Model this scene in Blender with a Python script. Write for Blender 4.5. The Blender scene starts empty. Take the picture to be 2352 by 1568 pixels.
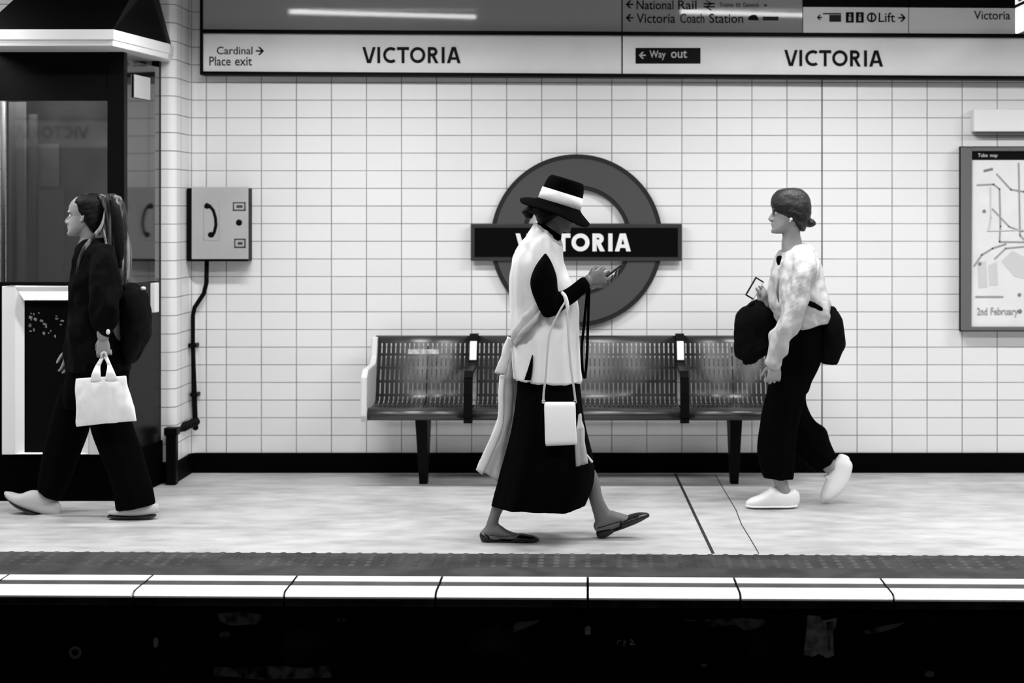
import bpy, bmesh, math, random
from math import sin, cos, pi, radians as R
from mathutils import Vector, Matrix, noise
random.seed(7)
C = bpy.context.scene.collection
SC = bpy.context.scene
V = Vector

# ------------------------------------------------------------------ camera, world, exposure
F = 3727.0; HX = 1350.0; HY = 485.0; H = 1.5          # focal length in px, vanishing point, eye height
cam = bpy.data.objects.new('camera', bpy.data.cameras.new('camera')); C.objects.link(cam)
cam.location = (0, 0, H); cam.rotation_euler = (R(90), 0, 0)
cam.data.sensor_width = 36; cam.data.lens = F*36/2352
cam.data.shift_x = (1176-HX)/2352; cam.data.shift_y = -(784-HY)/2352
cam.data.dof.use_dof = True; cam.data.dof.focus_distance = 7.4; cam.data.dof.aperture_fstop = 2.0
SC.camera = cam
wd = bpy.data.worlds.new('world'); SC.world = wd; wd.use_nodes = True
wd.node_tree.nodes['Background'].inputs[0].default_value = (.5, .5, .5, 1)
wd.node_tree.nodes['Background'].inputs[1].default_value = .015
SC.view_settings.view_transform = 'Standard'; SC.view_settings.look = 'None'
SC.view_settings.exposure = 0.0; SC.view_settings.gamma = 1; SC.view_settings.use_curve_mapping = False

def area(name, loc, sx, sy, power, rot=(0, 0, 0), spread=180):
    l = bpy.data.lights.new(name, 'AREA'); l.shape = 'RECTANGLE'; l.size = sx; l.size_y = sy
    l.energy = power; l.color = (1, 1, 1); l.spread = R(spread)
    o = bpy.data.objects.new(name, l); C.objects.link(o); o.location = loc; o.rotation_euler = rot
    return o
LAMP_X = [-3.87, -1.33, 1.207, 3.74]
# the down-light of each batten over the far platform
for x in LAMP_X:
    area('batten_light', (x, 7.9, 2.745), 1.2, .12, 38, spread=166)
# rows over the tracks' far side and over the near platform
for x in (-4.5, -1.5, 1.5, 4.5):
    area('track_light', (x, 5.3, 3.45), 2.2, .3, 66, spread=158)
    area('near_platform_light', (x, -1.4, 2.95), 2.2, .25, 105, spread=152)

# ------------------------------------------------------------------ helpers
def W(px, py, d): return V(((px-HX)*d/F, d, H-(py-HY)*d/F))
ORG = {}
class MB:
    def __init__(s): s.v = []; s.f = []; s.uv = {}; s.m = []; s.mi = 0
    def add(s, vs, fs):
        b = len(s.v); s.v += [V(v) for v in vs]
        for f in fs: s.f.append([b+i for i in f]); s.m.append(s.mi)
        return b
    def box(s, x0, x1, y0, y1, z0, z1):
        s.add([(x, y, z) for z in (z0, z1) for y in (y0, y1) for x in (x0, x1)],
              [(0,2,3,1),(4,5,7,6),(0,1,5,4),(2,6,7,3),(0,4,6,2),(1,3,7,5)]); return s
    def hexa(s, a, b):
        """prism between two polygons a, b of world points"""
        n = len(a); vs = list(a)+list(b)
        fs = [list(range(n))[::-1], list(range(n, 2*n))]+[(i, (i+1) % n, n+(i+1) % n, n+i) for i in range(n)]
        s.add(vs, fs); return s
    def prism(s, pts, y0, y1):
        """x,z polygon extruded from y0 to y1"""
        return s.hexa([V((x, y0, z)) for x, z in pts], [V((x, y1, z)) for x, z in pts])
    def tube(s, pts, rad, n=10, flat=None):
        pts = [V(p) for p in pts]; N = len(pts)
        rad = rad if isinstance(rad, (list, tuple)) else [rad]*N
        T = [(pts[min(i+1, N-1)]-pts[max(i-1, 0)]).normalized() for i in range(N)]
        up = V((0, 1, 0)) if abs(T[0].y) < .9 else V((0, 0, 1))
        vs = []
        for i in range(N):
            a = T[i].cross(up)
            if a.length < 1e-4: a = T[i].cross(V((1, 0, 0)))
            a.normalize(); b = a.cross(T[i]).normalized(); up = b
            r = rad[i]; r2 = r*(flat if flat else 1)
            for k in range(n):
                t = 2*pi*k/n; vs.append(pts[i]+a*cos(t)*r+b*sin(t)*r2)
        c0 = len(vs); vs.append(pts[0]-T[0]*rad[0]*.6); vs.append(pts[-1]+T[-1]*rad[-1]*.6)
        fs = [(i*n+k, i*n+(k+1) % n, (i+1)*n+(k+1) % n, (i+1)*n+k) for i in range(N-1) for k in range(n)]
        fs += [(c0, (k+1) % n, k) for k in range(n)]+[(c0+1, (N-1)*n+k, (N-1)*n+(k+1) % n) for k in range(n)]
        s.add(vs, fs); return s
    def ball(s, c, r, nx=14, nz=9):
        c = V(c); r = V(r) if isinstance(r, (tuple, list, Vector)) else V((r, r, r))
        vs = [c+V((0, 0, r.z)), c-V((0, 0, r.z))]
        for j in range(1, nz):
            p = pi*j/nz
            for i in range(nx):
                t = 2*pi*i/nx; vs.append(c+V((r.x*sin(p)*cos(t), r.y*sin(p)*sin(t), r.z*cos(p))))
        g = lambda j, i: 2+(j-1)*nx+i % nx
        fs = [(0, g(1, i), g(1, i+1)) for i in range(nx)]+[(1, g(nz-1, i+1), g(nz-1, i)) for i in range(nx)]
        fs += [(g(j, i), g(j+1, i), g(j+1, i+1), g(j, i+1)) for j in range(1, nz-1) for i in range(nx)]
        s.add(vs, fs); return s
    def ring2d(s, cx, cz, r0, r1, y0, y1, a0=0, a1=2*pi, n=48):
        """flat annulus sector in the x,z plane, extruded in y"""
        full = abs(a1-a0-2*pi) < 1e-6
        vs = []; N = n+1
        for i in range(N):
            t = a0+(a1-a0)*i/n
            for r in (r0, r1):
                for y in (y0, y1): vs.append((cx+r*cos(t), y, cz+r*sin(t)))
        fs = []
        for i in range(n):
            a = i*4; b = a+4
            fs += [(a, b, b+2, a+2), (a+1, a+3, b+3, b+1), (a, a+1, b+1, b), (a+2, b+2, b+3, a+3)]
        if not full: fs += [(0, 2, 3, 1), (n*4, n*4+1, n*4+3, n*4+2)]
        s.add(vs, fs); return s
    def build(s, name, mat, parent=None, smooth=False, bevel=0, remesh=0, relax=0, origin=None, wrinkle=None, autosmooth=True):
        vs = s.v
        if origin is None:
            if parent is not None: origin = ORG[parent.name]
            else:
                lo = V([min(v[i] for v in vs) for i in range(3)]); hi = V([max(v[i] for v in vs) for i in range(3)])
                origin = V(((lo.x+hi.x)/2, (lo.y+hi.y)/2, lo.z))
        origin = V(origin)
        me = bpy.data.meshes.new(name)
        me.from_pydata([v-origin for v in vs], [], s.f); 
        mats = mat if isinstance(mat, (list, tuple)) else [mat]
        for m in mats: me.materials.append(m)
        if len(mats) > 1: me.polygons.foreach_set('material_index', s.m)
        bm = bmesh.new(); bm.from_mesh(me); bmesh.ops.remove_doubles(bm, verts=bm.verts, dist=1e-5)
        if not s.uv: bmesh.ops.recalc_face_normals(bm, faces=bm.faces)
        bm.to_mesh(me); bm.free()
        if wrinkle:
            amp, sc, st = wrinkle
            ns = [v.normal.copy() for v in me.vertices]
            for v, nn in zip(me.vertices, ns):
                p = (v.co+origin)*sc; p = V((p.x*st[0], p.y*st[1], p.z*st[2]))
                v.co += nn*(noise.noise(p)+.5*noise.noise(p*2.3))*amp
        if smooth: me.polygons.foreach_set('use_smooth', [True]*len(me.polygons))
        me.update()
        o = bpy.data.objects.new(name, me); C.objects.link(o)
        if parent is not None:
            o.parent = parent; o.location = origin-ORG[parent.name]
        else: o.location = origin
        ORG[o.name] = origin
        if remesh:
            r = o.modifiers.new('remesh', 'REMESH'); r.mode = 'VOXEL'; r.voxel_size = remesh; r.use_smooth_shade = True
        if relax:
            r = o.modifiers.new('relax', 'SMOOTH'); r.factor = .5; r.iterations = relax
        if bevel:
            r = o.modifiers.new('bevel', 'BEVEL'); r.width = bevel; r.segments = 2; r.limit_method = 'ANGLE'
        return o
def thing(name, loc, label, cat, group=None):
    o = bpy.data.objects.new(name, None); C.objects.link(o); o.location = loc; ORG[o.name] = V(loc)
    o.empty_display_size = .1
    return tag(o, label, cat, group)
def tag(o, label=None, cat=None, group=None, kind=None):
    if label: o['label'] = label
    if cat: o['category'] = cat
    if group: o['group'] = group
    if kind: o['kind'] = kind
    return o

# ------------------------------------------------------------------ materials
def nd(nt, t, **k):
    n = nt.nodes.new(t)
    for a, b in k.items(): setattr(n, a, b)
    return n
def mth(nt, op, a, b=None, c=None):
    n = nd(nt, 'ShaderNodeMath', operation=op)
    for i, x in enumerate((a, b, c)):
        if x is None: continue
        if isinstance(x, (int, float)): n.inputs[i].default_value = x
        else: nt.links.new(x, n.inputs[i])
    return n.outputs[0]
def mat(name, g=.5, rough=.5, metal=0, spec=.5, var=0, vscale=4, bump=0, bscale=60, stretch=(1, 1, 1), emit=0, coat=0, ior=None, g2=None, lo=.4, hi=.6, detail=4):
    m = bpy.data.materials.new(name); m.use_nodes = True; nt = m.node_tree; b = nt.nodes['Principled BSDF']
    b.inputs['Base Color'].default_value = (g, g, g, 1); b.inputs['Roughness'].default_value = rough
    b.inputs['Metallic'].default_value = metal; b.inputs['Specular IOR Level'].default_value = spec
    if coat: b.inputs['Coat Weight'].default_value = coat; b.inputs['Coat Roughness'].default_value = .05
    if ior: b.inputs['IOR'].default_value = ior
    if emit: b.inputs['Emission Color'].default_value = (1, 1, 1, 1); b.inputs['Emission Strength'].default_value = emit
    tc = nd(nt, 'ShaderNodeTexCoord'); mp = nd(nt, 'ShaderNodeMapping'); mp.inputs['Scale'].default_value = stretch
    nt.links.new(tc.outputs['Object'], mp.inputs[0])
    if var or g2 is not None:
        n = nd(nt, 'ShaderNodeTexNoise'); n.inputs['Scale'].default_value = vscale; n.inputs['Detail'].default_value = detail
        nt.links.new(mp.outputs[0], n.inputs['Vector'])
        r = nd(nt, 'ShaderNodeMapRange'); r.inputs[1].default_value = lo; r.inputs[2].default_value = hi
        a, c = (g*(1-var), min(1, g*(1+var))) if g2 is None else (g, g2)
        r.inputs[3].default_value = a; r.inputs[4].default_value = c
        nt.links.new(n.outputs[0], r.inputs[0]); nt.links.new(r.outputs[0], b.inputs['Base Color'])
    if bump:
        n = nd(nt, 'ShaderNodeTexNoise'); n.inputs['Scale'].default_value = bscale; n.inputs['Detail'].default_value = 3
        nt.links.new(mp.outputs[0], n.inputs['Vector'])
        bp = nd(nt, 'ShaderNodeBump'); bp.inputs['Strength'].default_value = bump; bp.inputs['Distance'].default_value = .01
        nt.links.new(n.outputs[0], bp.inputs['Height']); nt.links.new(bp.outputs[0], b.inputs['Normal'])
    return m
M = {}
M['black'] = mat('black_paint', .0015, .5, spec=.08)
M['matte_black'] = mat('matte_black', .0008, .8, spec=.02)
M['dark_line'] = mat('dark_trim', .002, .5, spec=.06)
M['enamel'] = mat('white_enamel', .88, .12, spec=.5, var=.02)
M['enamel_up'] = mat('shaded_enamel_upper', .36, .05, spec=.5)  # white upper panels, with their shade put into a grey tone
M['ink'] = mat('black_lettering', .003, .5, spec=.08)
M['ink_soft'] = mat('small_lettering', .012, .5, spec=.2)
M['white'] = mat('white_paint', .85, .35)
M['roundel'] = mat('roundel_ring', .07, .28, spec=.4)
M['roundel_edge'] = mat('roundel_border', .018, .35, spec=.3)
M['bar'] = mat('roundel_bar', .0015, .4, spec=.08)
M['bar_edge'] = mat('bar_border', .035, .35, spec=.3)
M['steel'] = mat('grey_steel', .34, .35, metal=.3, var=.05)
M['frame_grey'] = mat('poster_frame_grey', .13, .4)
M['cloth_white'] = mat('white_cloth', .78, .85, spec=.15, bump=.12, bscale=900, var=.03, vscale=9)
M['cloth_grey'] = mat('grey_sash_cloth_fold_shade', .50, .85, spec=.15, bump=.1, bscale=700, var=.06, vscale=8)  # grey deepened to carry the fold shade of tails and neckline
M['cloth_black'] = mat('black_cloth', .0015, .95, spec=.03)
M['cloth_char'] = mat('charcoal_cloth', .003, .9, spec=.06, var=.4, vscale=6)
M['skin'] = mat('skin', .15, .55, spec=.3, var=.06, vscale=14)
M['skin2'] = mat('pale_skin', .30, .5, spec=.35, var=.06, vscale=14)
M['hair'] = mat('dark_hair', .004, .5, spec=.14, stretch=(1, 1, .25), bump=.4, bscale=260)
M['hair2'] = mat('brown_hair', .010, .36, spec=.4, stretch=(1, 1, .3), bump=.4, bscale=240)
M['hair_light'] = mat('streaked_light_hair', .02, .5, spec=.2, stretch=(3, 3, .12), bump=.5, bscale=60, g2=.26, vscale=14, lo=.45, hi=.6)
M['eye'] = mat('eye_white', .6, .2); M['iris'] = mat('iris', .01, .2)
M['jacket'] = mat('pale_denim_jacket', .52, .8, spec=.2, var=.12, vscale=9, bump=.5, bscale=22)
M['canvas'] = mat('white_canvas', .9, .9, spec=.1, var=.04, vscale=8, bump=.15, bscale=50)
M['shoe_white'] = mat('white_leather', .88, .45)
M['sole_dark'] = mat('dark_sole', .01, .7)
M['shoe_grey'] = mat('pale_grey_shoe', .5, .7)
M['leather_white'] = mat('white_leather_bag', .93, .45, bump=.06, bscale=160)
M['leather_black'] = mat('glossy_black_leather', .004, .28, spec=.4)
M['phone'] = mat('black_phone', .006, .2)
M['screen'] = mat('bright_phone_screen', .6, .2, emit=.55)
M['lit'] = mat('lit_diffuser', .85, .4, emit=.75)
M['tube'] = mat('fluorescent_tube', .9, .3, emit=16)
M['chrome'] = mat('polished_steel', .7, .12, metal=1)

def tile_material():
    m = bpy.data.materials.new('white_wall_tiles'); m.use_nodes = True; nt = m.node_tree; b = nt.nodes['Principled BSDF']; L = nt.links.new
    uv = nd(nt, 'ShaderNodeUVMap'); sp = nd(nt, 'ShaderNodeSeparateXYZ'); L(uv.outputs[0], sp.inputs[0])
    def line(co, period, w):
        q = mth(nt, 'DIVIDE', co, period); fr = mth(nt, 'FRACT', q)
        d = mth(nt, 'MULTIPLY', mth(nt, 'MINIMUM', fr, mth(nt, 'SUBTRACT', 1, fr)), period)
        r = nd(nt, 'ShaderNodeMapRange'); r.interpolation_type = 'SMOOTHSTEP'
        r.inputs[1].default_value = w*.55; r.inputs[2].default_value = w*1.3; r.inputs[3].default_value = 1; r.inputs[4].default_value = 0
        L(d, r.inputs[0]); return r.outputs[0], q
    lx, qx = line(sp.outputs[0], .2012, .0029); lz, qz = line(sp.outputs[1], .10125, .0026)
    # one dark movement joint, one cut column
    def single(u0, w):
        d = mth(nt, 'ABSOLUTE', mth(nt, 'SUBTRACT', sp.outputs[0], u0))
        return mth(nt, 'LESS_THAN', d, w)
    s1 = single(0.0, .0042); s2 = single(-3.535, .003)
    g = mth(nt, 'MAXIMUM', mth(nt, 'MAXIMUM', lx, lz), mth(nt, 'MAXIMUM', s1, s2))
    # grout tone with wear
    no = nd(nt, 'ShaderNodeTexNoise'); no.inputs['Scale'].default_value = 2.5; no.inputs['Detail'].default_value = 5
    L(uv.outputs[0], no.inputs['Vector'])
    gr = nd(nt, 'ShaderNodeMapRange'); gr.inputs[1].default_value = .35; gr.inputs[2].default_value = .65; gr.inputs[3].default_value = .16; gr.inputs[4].default_value = .32
    L(no.outputs[0], gr.inputs[0])
    gro = mth(nt, 'MULTIPLY', gr.outputs[0], mth(nt, 'SUBTRACT', 1, mth(nt, 'MULTIPLY', s1, .6)))
    # per tile tone
    cb = nd(nt, 'ShaderNodeCombineXYZ'); L(mth(nt, 'FLOOR', qx), cb.inputs[0]); L(mth(nt, 'FLOOR', qz), cb.inputs[1])
    wn = nd(nt, 'ShaderNodeTexWhiteNoise'); L(cb.outputs[0], wn.inputs['Vector'])
    tr = nd(nt, 'ShaderNodeMapRange'); tr.inputs[3].default_value = .80; tr.inputs[4].default_value = .84; L(wn.outputs[0], tr.inputs[0])
    mx = nd(nt, 'ShaderNodeMix', data_type='FLOAT'); L(g, mx.inputs[0]); L(tr.outputs[0], mx.inputs[2]); L(gro, mx.inputs[3])
    L(mx.outputs[0], b.inputs['Base Color'])
    rr = nd(nt, 'ShaderNodeMapRange'); rr.inputs[3].default_value = .3; rr.inputs[4].default_value = .8; L(g, rr.inputs[0]); L(rr.outputs[0], b.inputs['Roughness'])
    n2 = nd(nt, 'ShaderNodeTexNoise'); n2.inputs['Scale'].default_value = 9; L(uv.outputs[0], n2.inputs['Vector'])
    hh = mth(nt, 'ADD', mth(nt, 'MULTIPLY', mth(nt, 'SUBTRACT', 1, g), 1.0), mth(nt, 'MULTIPLY', n2.outputs[0], .5))
    bp = nd(nt, 'ShaderNodeBump'); bp.inputs['Strength'].default_value = .25; bp.inputs['Distance'].default_value = .002
    L(hh, bp.inputs['Height']); L(bp.outputs[0], b.inputs['Normal'])
    return m
M['tile'] = tile_material()

def perforated():
    m = bpy.data.materials.new('perforated_steel'); m.use_nodes = True; nt = m.node_tree; b = nt.nodes['Principled BSDF']; L = nt.links.new
    uv = nd(nt, 'ShaderNodeUVMap'); sp = nd(nt, 'ShaderNodeSeparateXYZ'); L(uv.outputs[0], sp.inputs[0])
    fu = mth(nt, 'FRACT', mth(nt, 'DIVIDE', sp.outputs[0], .026)); fv = mth(nt, 'FRACT', mth(nt, 'DIVIDE', sp.outputs[1], .078))
    au = mth(nt, 'LESS_THAN', mth(nt, 'ABSOLUTE', mth(nt, 'SUBTRACT', fu, .5)), .125)
    av = mth(nt, 'LESS_THAN', mth(nt, 'ABSOLUTE', mth(nt, 'SUBTRACT', fv, .5)), .40)
    v = sp.outputs[1]
    zone = mth(nt, 'MULTIPLY', mth(nt, 'GREATER_THAN', v, .09), mth(nt, 'LESS_THAN', v, .66))
    h = mth(nt, 'MULTIPLY', mth(nt, 'MULTIPLY', au, av), zone)
    b.inputs['Base Color'].default_value = (.075, .075, .075, 1); b.inputs['Metallic'].default_value = .7; b.inputs['Roughness'].default_value = .33
    t = nd(nt, 'ShaderNodeBsdfTransparent'); mx = nd(nt, 'ShaderNodeMixShader')
    L(h, mx.inputs[0]); L(b.outputs[0], mx.inputs[1]); L(t.outputs[0], mx.inputs[2]); L(mx.outputs[0], nt.nodes['Material Output'].inputs[0])
    return m
M['perf'] = perforated()

def floor_material():
    m = bpy.data.materials.new('worn_concrete_paving'); m.use_nodes = True; nt = m.node_tree; b = nt.nodes['Principled BSDF']; L = nt.links.new
    tc = nd(nt, 'ShaderNodeTexCoord')
    def nz(sc, st, det=5):
        mp = nd(nt, 'ShaderNodeMapping'); mp.inputs['Scale'].default_value = st; L(tc.outputs['Object'], mp.inputs[0])
        n = nd(nt, 'ShaderNodeTexNoise'); n.inputs['Scale'].default_value = sc; n.inputs['Detail'].default_value = det; L(mp.outputs[0], n.inputs['Vector']); return n.outputs[0]
    a = nz(1.2, (1, 1.6, 1)); c = nz(5, (1, 2.2, 1), 6)
    s = mth(nt, 'ADD', mth(nt, 'MULTIPLY', a, .5), mth(nt, 'MULTIPLY', c, .5))
    r = nd(nt, 'ShaderNodeMapRange'); r.inputs[1].default_value = .38; r.inputs[2].default_value = .6; r.inputs[3].default_value = .38; r.inputs[4].default_value = .60
    L(s, r.inputs[0]); L(r.outputs[0], b.inputs['Base Color']); b.inputs['Roughness'].default_value = .42
    bp = nd(nt, 'ShaderNodeBump'); bp.inputs['Strength'].default_value = .15; bp.inputs['Distance'].default_value = .01
    L(c, bp.inputs['Height']); L(bp.outputs[0], b.inputs['Normal'])
    return m
M['floor'] = floor_material()
M['skirting'] = mat('black_skirting', .0008, .6, spec=.03)
M['tactile'] = mat('dark_tactile_paving', .034, .7, var=.35, vscale=6, spec=.3)
M['tactile_bump'] = mat('worn_tactile_paving', .055, .6, var=.5, vscale=3, spec=.3)
M['edge_white'] = mat('white_edge_paint', .86, .5, var=.03)
M['edge_grey'] = mat('dark_coping', .04, .6, var=.25, vscale=7)
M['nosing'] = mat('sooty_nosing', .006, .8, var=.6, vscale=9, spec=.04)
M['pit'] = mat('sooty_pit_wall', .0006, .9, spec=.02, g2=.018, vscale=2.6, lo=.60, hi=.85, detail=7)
M['pit_mark'] = mat('pale_grime', .035, .9, spec=.05, g2=.001, vscale=16, lo=.42, hi=.6)
M['pit_plate'] = mat('scuffed_pale_plate', .06, .8, spec=.1, var=.4, vscale=20)
M['ceiling'] = mat('dark_ceiling', .10, .9)
M['wall_plain'] = mat('pale_wall', .3, .6)
def glass(name, ior, tint, rough=.02):
    m = bpy.data.materials.new(name); m.use_nodes = True; nt = m.node_tree; L = nt.links.new
    for n in list(nt.nodes):
        if n.type == 'BSDF_PRINCIPLED': nt.nodes.remove(n)
    fr = nd(nt, 'ShaderNodeFresnel'); fr.inputs[0].default_value = ior
    t = nd(nt, 'ShaderNodeBsdfTransparent'); t.inputs[0].default_value = (tint, tint, tint, 1)
    gl = nd(nt, 'ShaderNodeBsdfGlossy'); gl.inputs['Roughness'].default_value = rough; gl.inputs[0].default_value = (.9, .9, .9, 1)
    mx = nd(nt, 'ShaderNodeMixShader'); L(fr.outputs[0], mx.inputs[0]); L(t.outputs[0], mx.inputs[1]); L(gl.outputs[0], mx.inputs[2])
    L(mx.outputs[0], nt.nodes['Material Output'].inputs[0]); return m
M['glass'] = glass('booth_glass', 2.4, .6)

# ------------------------------------------------------------------ setting
WD = 9.3175; PD = 8.97; PX = -2.28                       # tiled wall depth, pier depth, pier return
def ribbon(path, u0, z0, z1, name, m, flip=False):
    """vertical wall along a plan path, with UV (arc length, height)"""
    me = bpy.data.meshes.new(name); vs = []; us = []; u = u0
    for i, p in enumerate(path):
        if i: u += (V(p)-V(path[i-1])).length
        vs += [(p[0], p[1], z0), (p[0], p[1], z1)]; us.append(u)
    fs = [(2*i, 2*i+1, 2*i+3, 2*i+2) for i in range(len(path)-1)]
    me.from_pydata(vs, [], fs); uvl = me.uv_layers.new(name='UVMap')
    for p in me.polygons:
        for li in p.loop_indices:
            vi = me.loops[li].vertex_index; uvl.data[li].uv = (us[vi//2], vs[vi][2])
    me.materials.append(m); o = bpy.data.objects.new(name, me); C.objects.link(o); ORG[o.name] = V((0, 0, 0))
    sd = o.modifiers.new('thickness', 'SOLIDIFY'); sd.thickness = .12; sd.offset = 1
    return o
def arc(cx, cy, r, a0, a1, n=16): return [(cx+r*cos(R(a0+(a1-a0)*i/n)), cy+r*sin(R(a0+(a1-a0)*i/n))) for i in range(n+1)]
rc = .045
path = [(-7, PD)]+arc(PX-rc, PD+rc, rc, -90, 0)+arc(PX+rc, WD-rc, rc, 180, 90)+[(7, WD)]
# choose u so that u=0 falls on the dark movement joint at X=1.345
L0 = 0
for i in range(1, len(path)): L0 += (V(path[i])-V(path[i-1])).length
u_start = -(L0-(7-1.345))
wall = ribbon(path, u_start, .1125, 3.7, 'wall_back', M['tile']); tag(wall, kind='structure')
# tile rows are counted from the top of the skirting
for d in wall.data.uv_layers['UVMap'].data: d.uv = (d.uv[0], d.uv[1]-.1125)
sk = MB()
base = [(-7, PD-.012), (PX+.008, PD-.012), (PX+.012, WD-.014), (7, WD-.014)]
for i in range(3):
    a, b = base[i], base[i+1]
    d = (V(b)-V(a)).normalized(); nrm = V((-d.y, d.x))*.1
    p = [V((*a, 0)), V((*b, 0)), V((b[0]+nrm.x, b[1]+nrm.y, 0)), V((a[0]+nrm.x, a[1]+nrm.y, 0))]
    sk.hexa(p, [q+V((0, 0, .1135)) for q in p])
o = sk.build('baseboard_back', M['skirting'], origin=(0, WD, 0)); tag(o, kind='structure')

# platform: floor slab, tactile strip and coping run very slightly off square with the wall
TH = R(-1.35)
def edge(x, d):
    """point on the platform at nominal depth d (measured at x = 0), following the angled edge"""
    return V((x, d+math.tan(TH)*(x-.3)*.85, 0))
def strip(x0, x1, d0, d1, z0, z1, mb):
    a = [edge(x0, d0), edge(x1, d0), edge(x1, d1), edge(x0, d1)]
    mb.hexa([p+V((0, 0, z0)) for p in a], [p+V((0, 0, z1)) for p in a])
fm = MB()
a = [edge(-7, 7.09), edge(7, 7.09), V((7, 9.6, 0)), V((-7, 9.6, 0))]
fm.hexa([p+V((0, 0, -.15)) for p in a], a)
fl = fm.build('floor', M['floor'], origin=(0, 0, 0)); tag(fl, kind='structure')
# joints cut in the floor
def floor_line(pts, w, name, z=.0015):
    mb = MB()
    P = [W(px, py, F*H/(py-HY)) for px, py in pts]
    for i in range(len(P)-1):
        t = (P[i+1]-P[i]).normalized(); n = V((-t.y, t.x, 0))*w/2
        q = [P[i]-n, P[i+1]-n, P[i+1]+n, P[i]+n]; mb.hexa([V((v.x, v.y, -.004)) for v in q], [V((v.x, v.y, z)) for v in q])
    return mb.build(name, M['sole_dark'], parent=fl)
floor_line([(1551, 1088), (1572, 1132), (1605, 1202), (1638, 1271)], .014, 'movement_joint')
floor_line([(1643, 1090), (1663, 1125), (1690, 1170), (1703, 1204), (1725, 1240), (1743, 1271)], .004, 'hairline_crack')

tm = MB(); strip(-7, 7, 6.63, 7.09, -.15, .001, tm)
tac = tm.build('floor', M['tactile'], origin=(0, 0, 0)); tag(tac, kind='structure')
bm_ = MB(); n_ = 0
for i in range(-64, 66):
    for j in range(5):
        x = i*.0667+(.033 if j % 2 else 0)*0; d = 6.845+j*.058
        if not -3.0 < x < 3.0: continue
        p = edge(x, d)
        r = .0165; vs = []
        for (rr, z) in ((r, .0005), (r*.72, .0045)):
            for k in range(8): t = 2*pi*k/8; vs.append((p.x+rr*cos(t), p.y+rr*sin(t), z))
        bm_.add(vs, [(k, (k+1) % 8, 8+(k+1) % 8, 8+k) for k in range(8)]+[tuple(range(8, 16))])
o = bm_.build('tactile_blisters', M['tactile_bump'], parent=tac); tag(o, kind='stuff')

# coping slabs 0.6 m long with open joints; painted lines on each
edge_obj = None
cop = MB(); w1 = MB(); w2 = MB(); gap = MB()
joint0 = (1350-HX)/573
for i in range(-9, 10):
    x0 = joint0+i*.597+.005; x1 = joint0+(i+1)*.597-.005
    strip(x0, x1, 6.375, 6.63, -.05, .0, cop)
    strip(x0, x1, 6.548, 6.640, -.002, .0025, w1)
    # broad front line carried round the nosing
    prof = [(6.468, -.002), (6.468, .0025), (6.372, .0025), (6.350, -.002), (6.340, -.012), (6.345, -.02)]
    n = len(prof)
    vs = [edge(x, d)+V((0, 0, z)) for x in (x0, x1) for d, z in prof]
    w2.add(vs, [(k, (k+1) % n, n+(k+1) % n, n+k) for k in range(n)]+[tuple(range(n))[::-1], tuple(range(n, 2*n))])
    strip(x0, x1, 6.352, 6.40, -.052, -.018, gap)
cp = cop.build('trim_1', M['edge_grey'], origin=(0, 0, 0)); tag(cp, kind='structure')
w1.build('white_line', M['edge_white'], parent=cp); w2.build('white_line', M['edge_white'], parent=cp)
gap.build('sooty_nosing_face', M['nosing'], parent=cp)
pw = MB(); strip(-7, 7, 6.47, 6.63, -1.3, -.052, pw)
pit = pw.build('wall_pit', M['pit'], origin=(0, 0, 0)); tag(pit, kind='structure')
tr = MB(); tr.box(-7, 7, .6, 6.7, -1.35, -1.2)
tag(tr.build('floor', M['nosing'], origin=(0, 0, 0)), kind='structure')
# pale patches on the pit wall
def pit_patch(poly, name, m, mirror=None):
    mb = MB(); vs = []
    for px, py in poly:
        x = (px-HX)*6.47/F; d = edge(x, 6.47).y; p = W(px, py, d); vs.append(p)
    mb.hexa([v-V((0, .004, 0)) for v in vs], [v+V((0, .006, 0)) for v in vs])
    return mb.build(name, m, parent=pit)
pit_patch([(1855, 1412), (1884, 1414), (1887, 1425), (1922, 1418), (1920, 1440), (1913, 1446), (1915, 1505), (1898, 1510), (1880, 1500), (1868, 1507), (1846, 1503)], 'torn_pale_plate', M['pit_plate'])
pit_patch([(1897, 1428), (1914, 1425), (1911, 1446), (1899, 1446)], 'dark_hole', M['matte_black'])
pit_patch([(1900, 1460), (1907, 1458), (1906, 1492), (1901, 1492)], 'dark_hole', M['matte_black'])
pit_patch([(492, 1530), (560, 1533), (640, 1528), (700, 1534), (758, 1526), (762, 1555), (700, 1557), (600, 1560), (530, 1553), (490, 1552)], 'pale_smear', M['pit_mark'])
pit_patch([(1569, 1424), (1700, 1418), (1775, 1423), (1740, 1440), (1712, 1448), (1690, 1434), (1640, 1438), (1600, 1428)], 'pale_smear', M['pit_mark'])
pit_patch([(1984, 1448), (2030, 1436), (2078, 1428), (2060, 1440), (2020, 1452), (1990, 1456)], 'pale_smear', M['pit_mark'])
pit_patch([(1180, 1428), (1240, 1424), (1225, 1434), (1195, 1446), (1178, 1452)], 'pale_smear', M['pit_mark'])
pit_patch([(500, 1408), (560, 1404), (610, 1412), (590, 1432), (530, 1436), (505, 1425)], 'pale_smear', M['pit_mark'])
for (cx, cy, w, h) in [(358, 1475, 6, 12), (516, 1457, 13, 9), (1350, 1447, 8, 11), (1617, 1527, 7, 4), (785, 1422, 12, 6), (2135, 1547, 12, 7), (1708, 1466, 5, 6)]:
    pit_patch([(cx+w*cos(k*pi/4)*(1+.2*sin(k*3+cx)), cy+h*sin(k*pi/4)) for k in range(8)], 'pale_splash', M['pit_plate'] if cx in (358, 1350) else M['pit_mark'])
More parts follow.
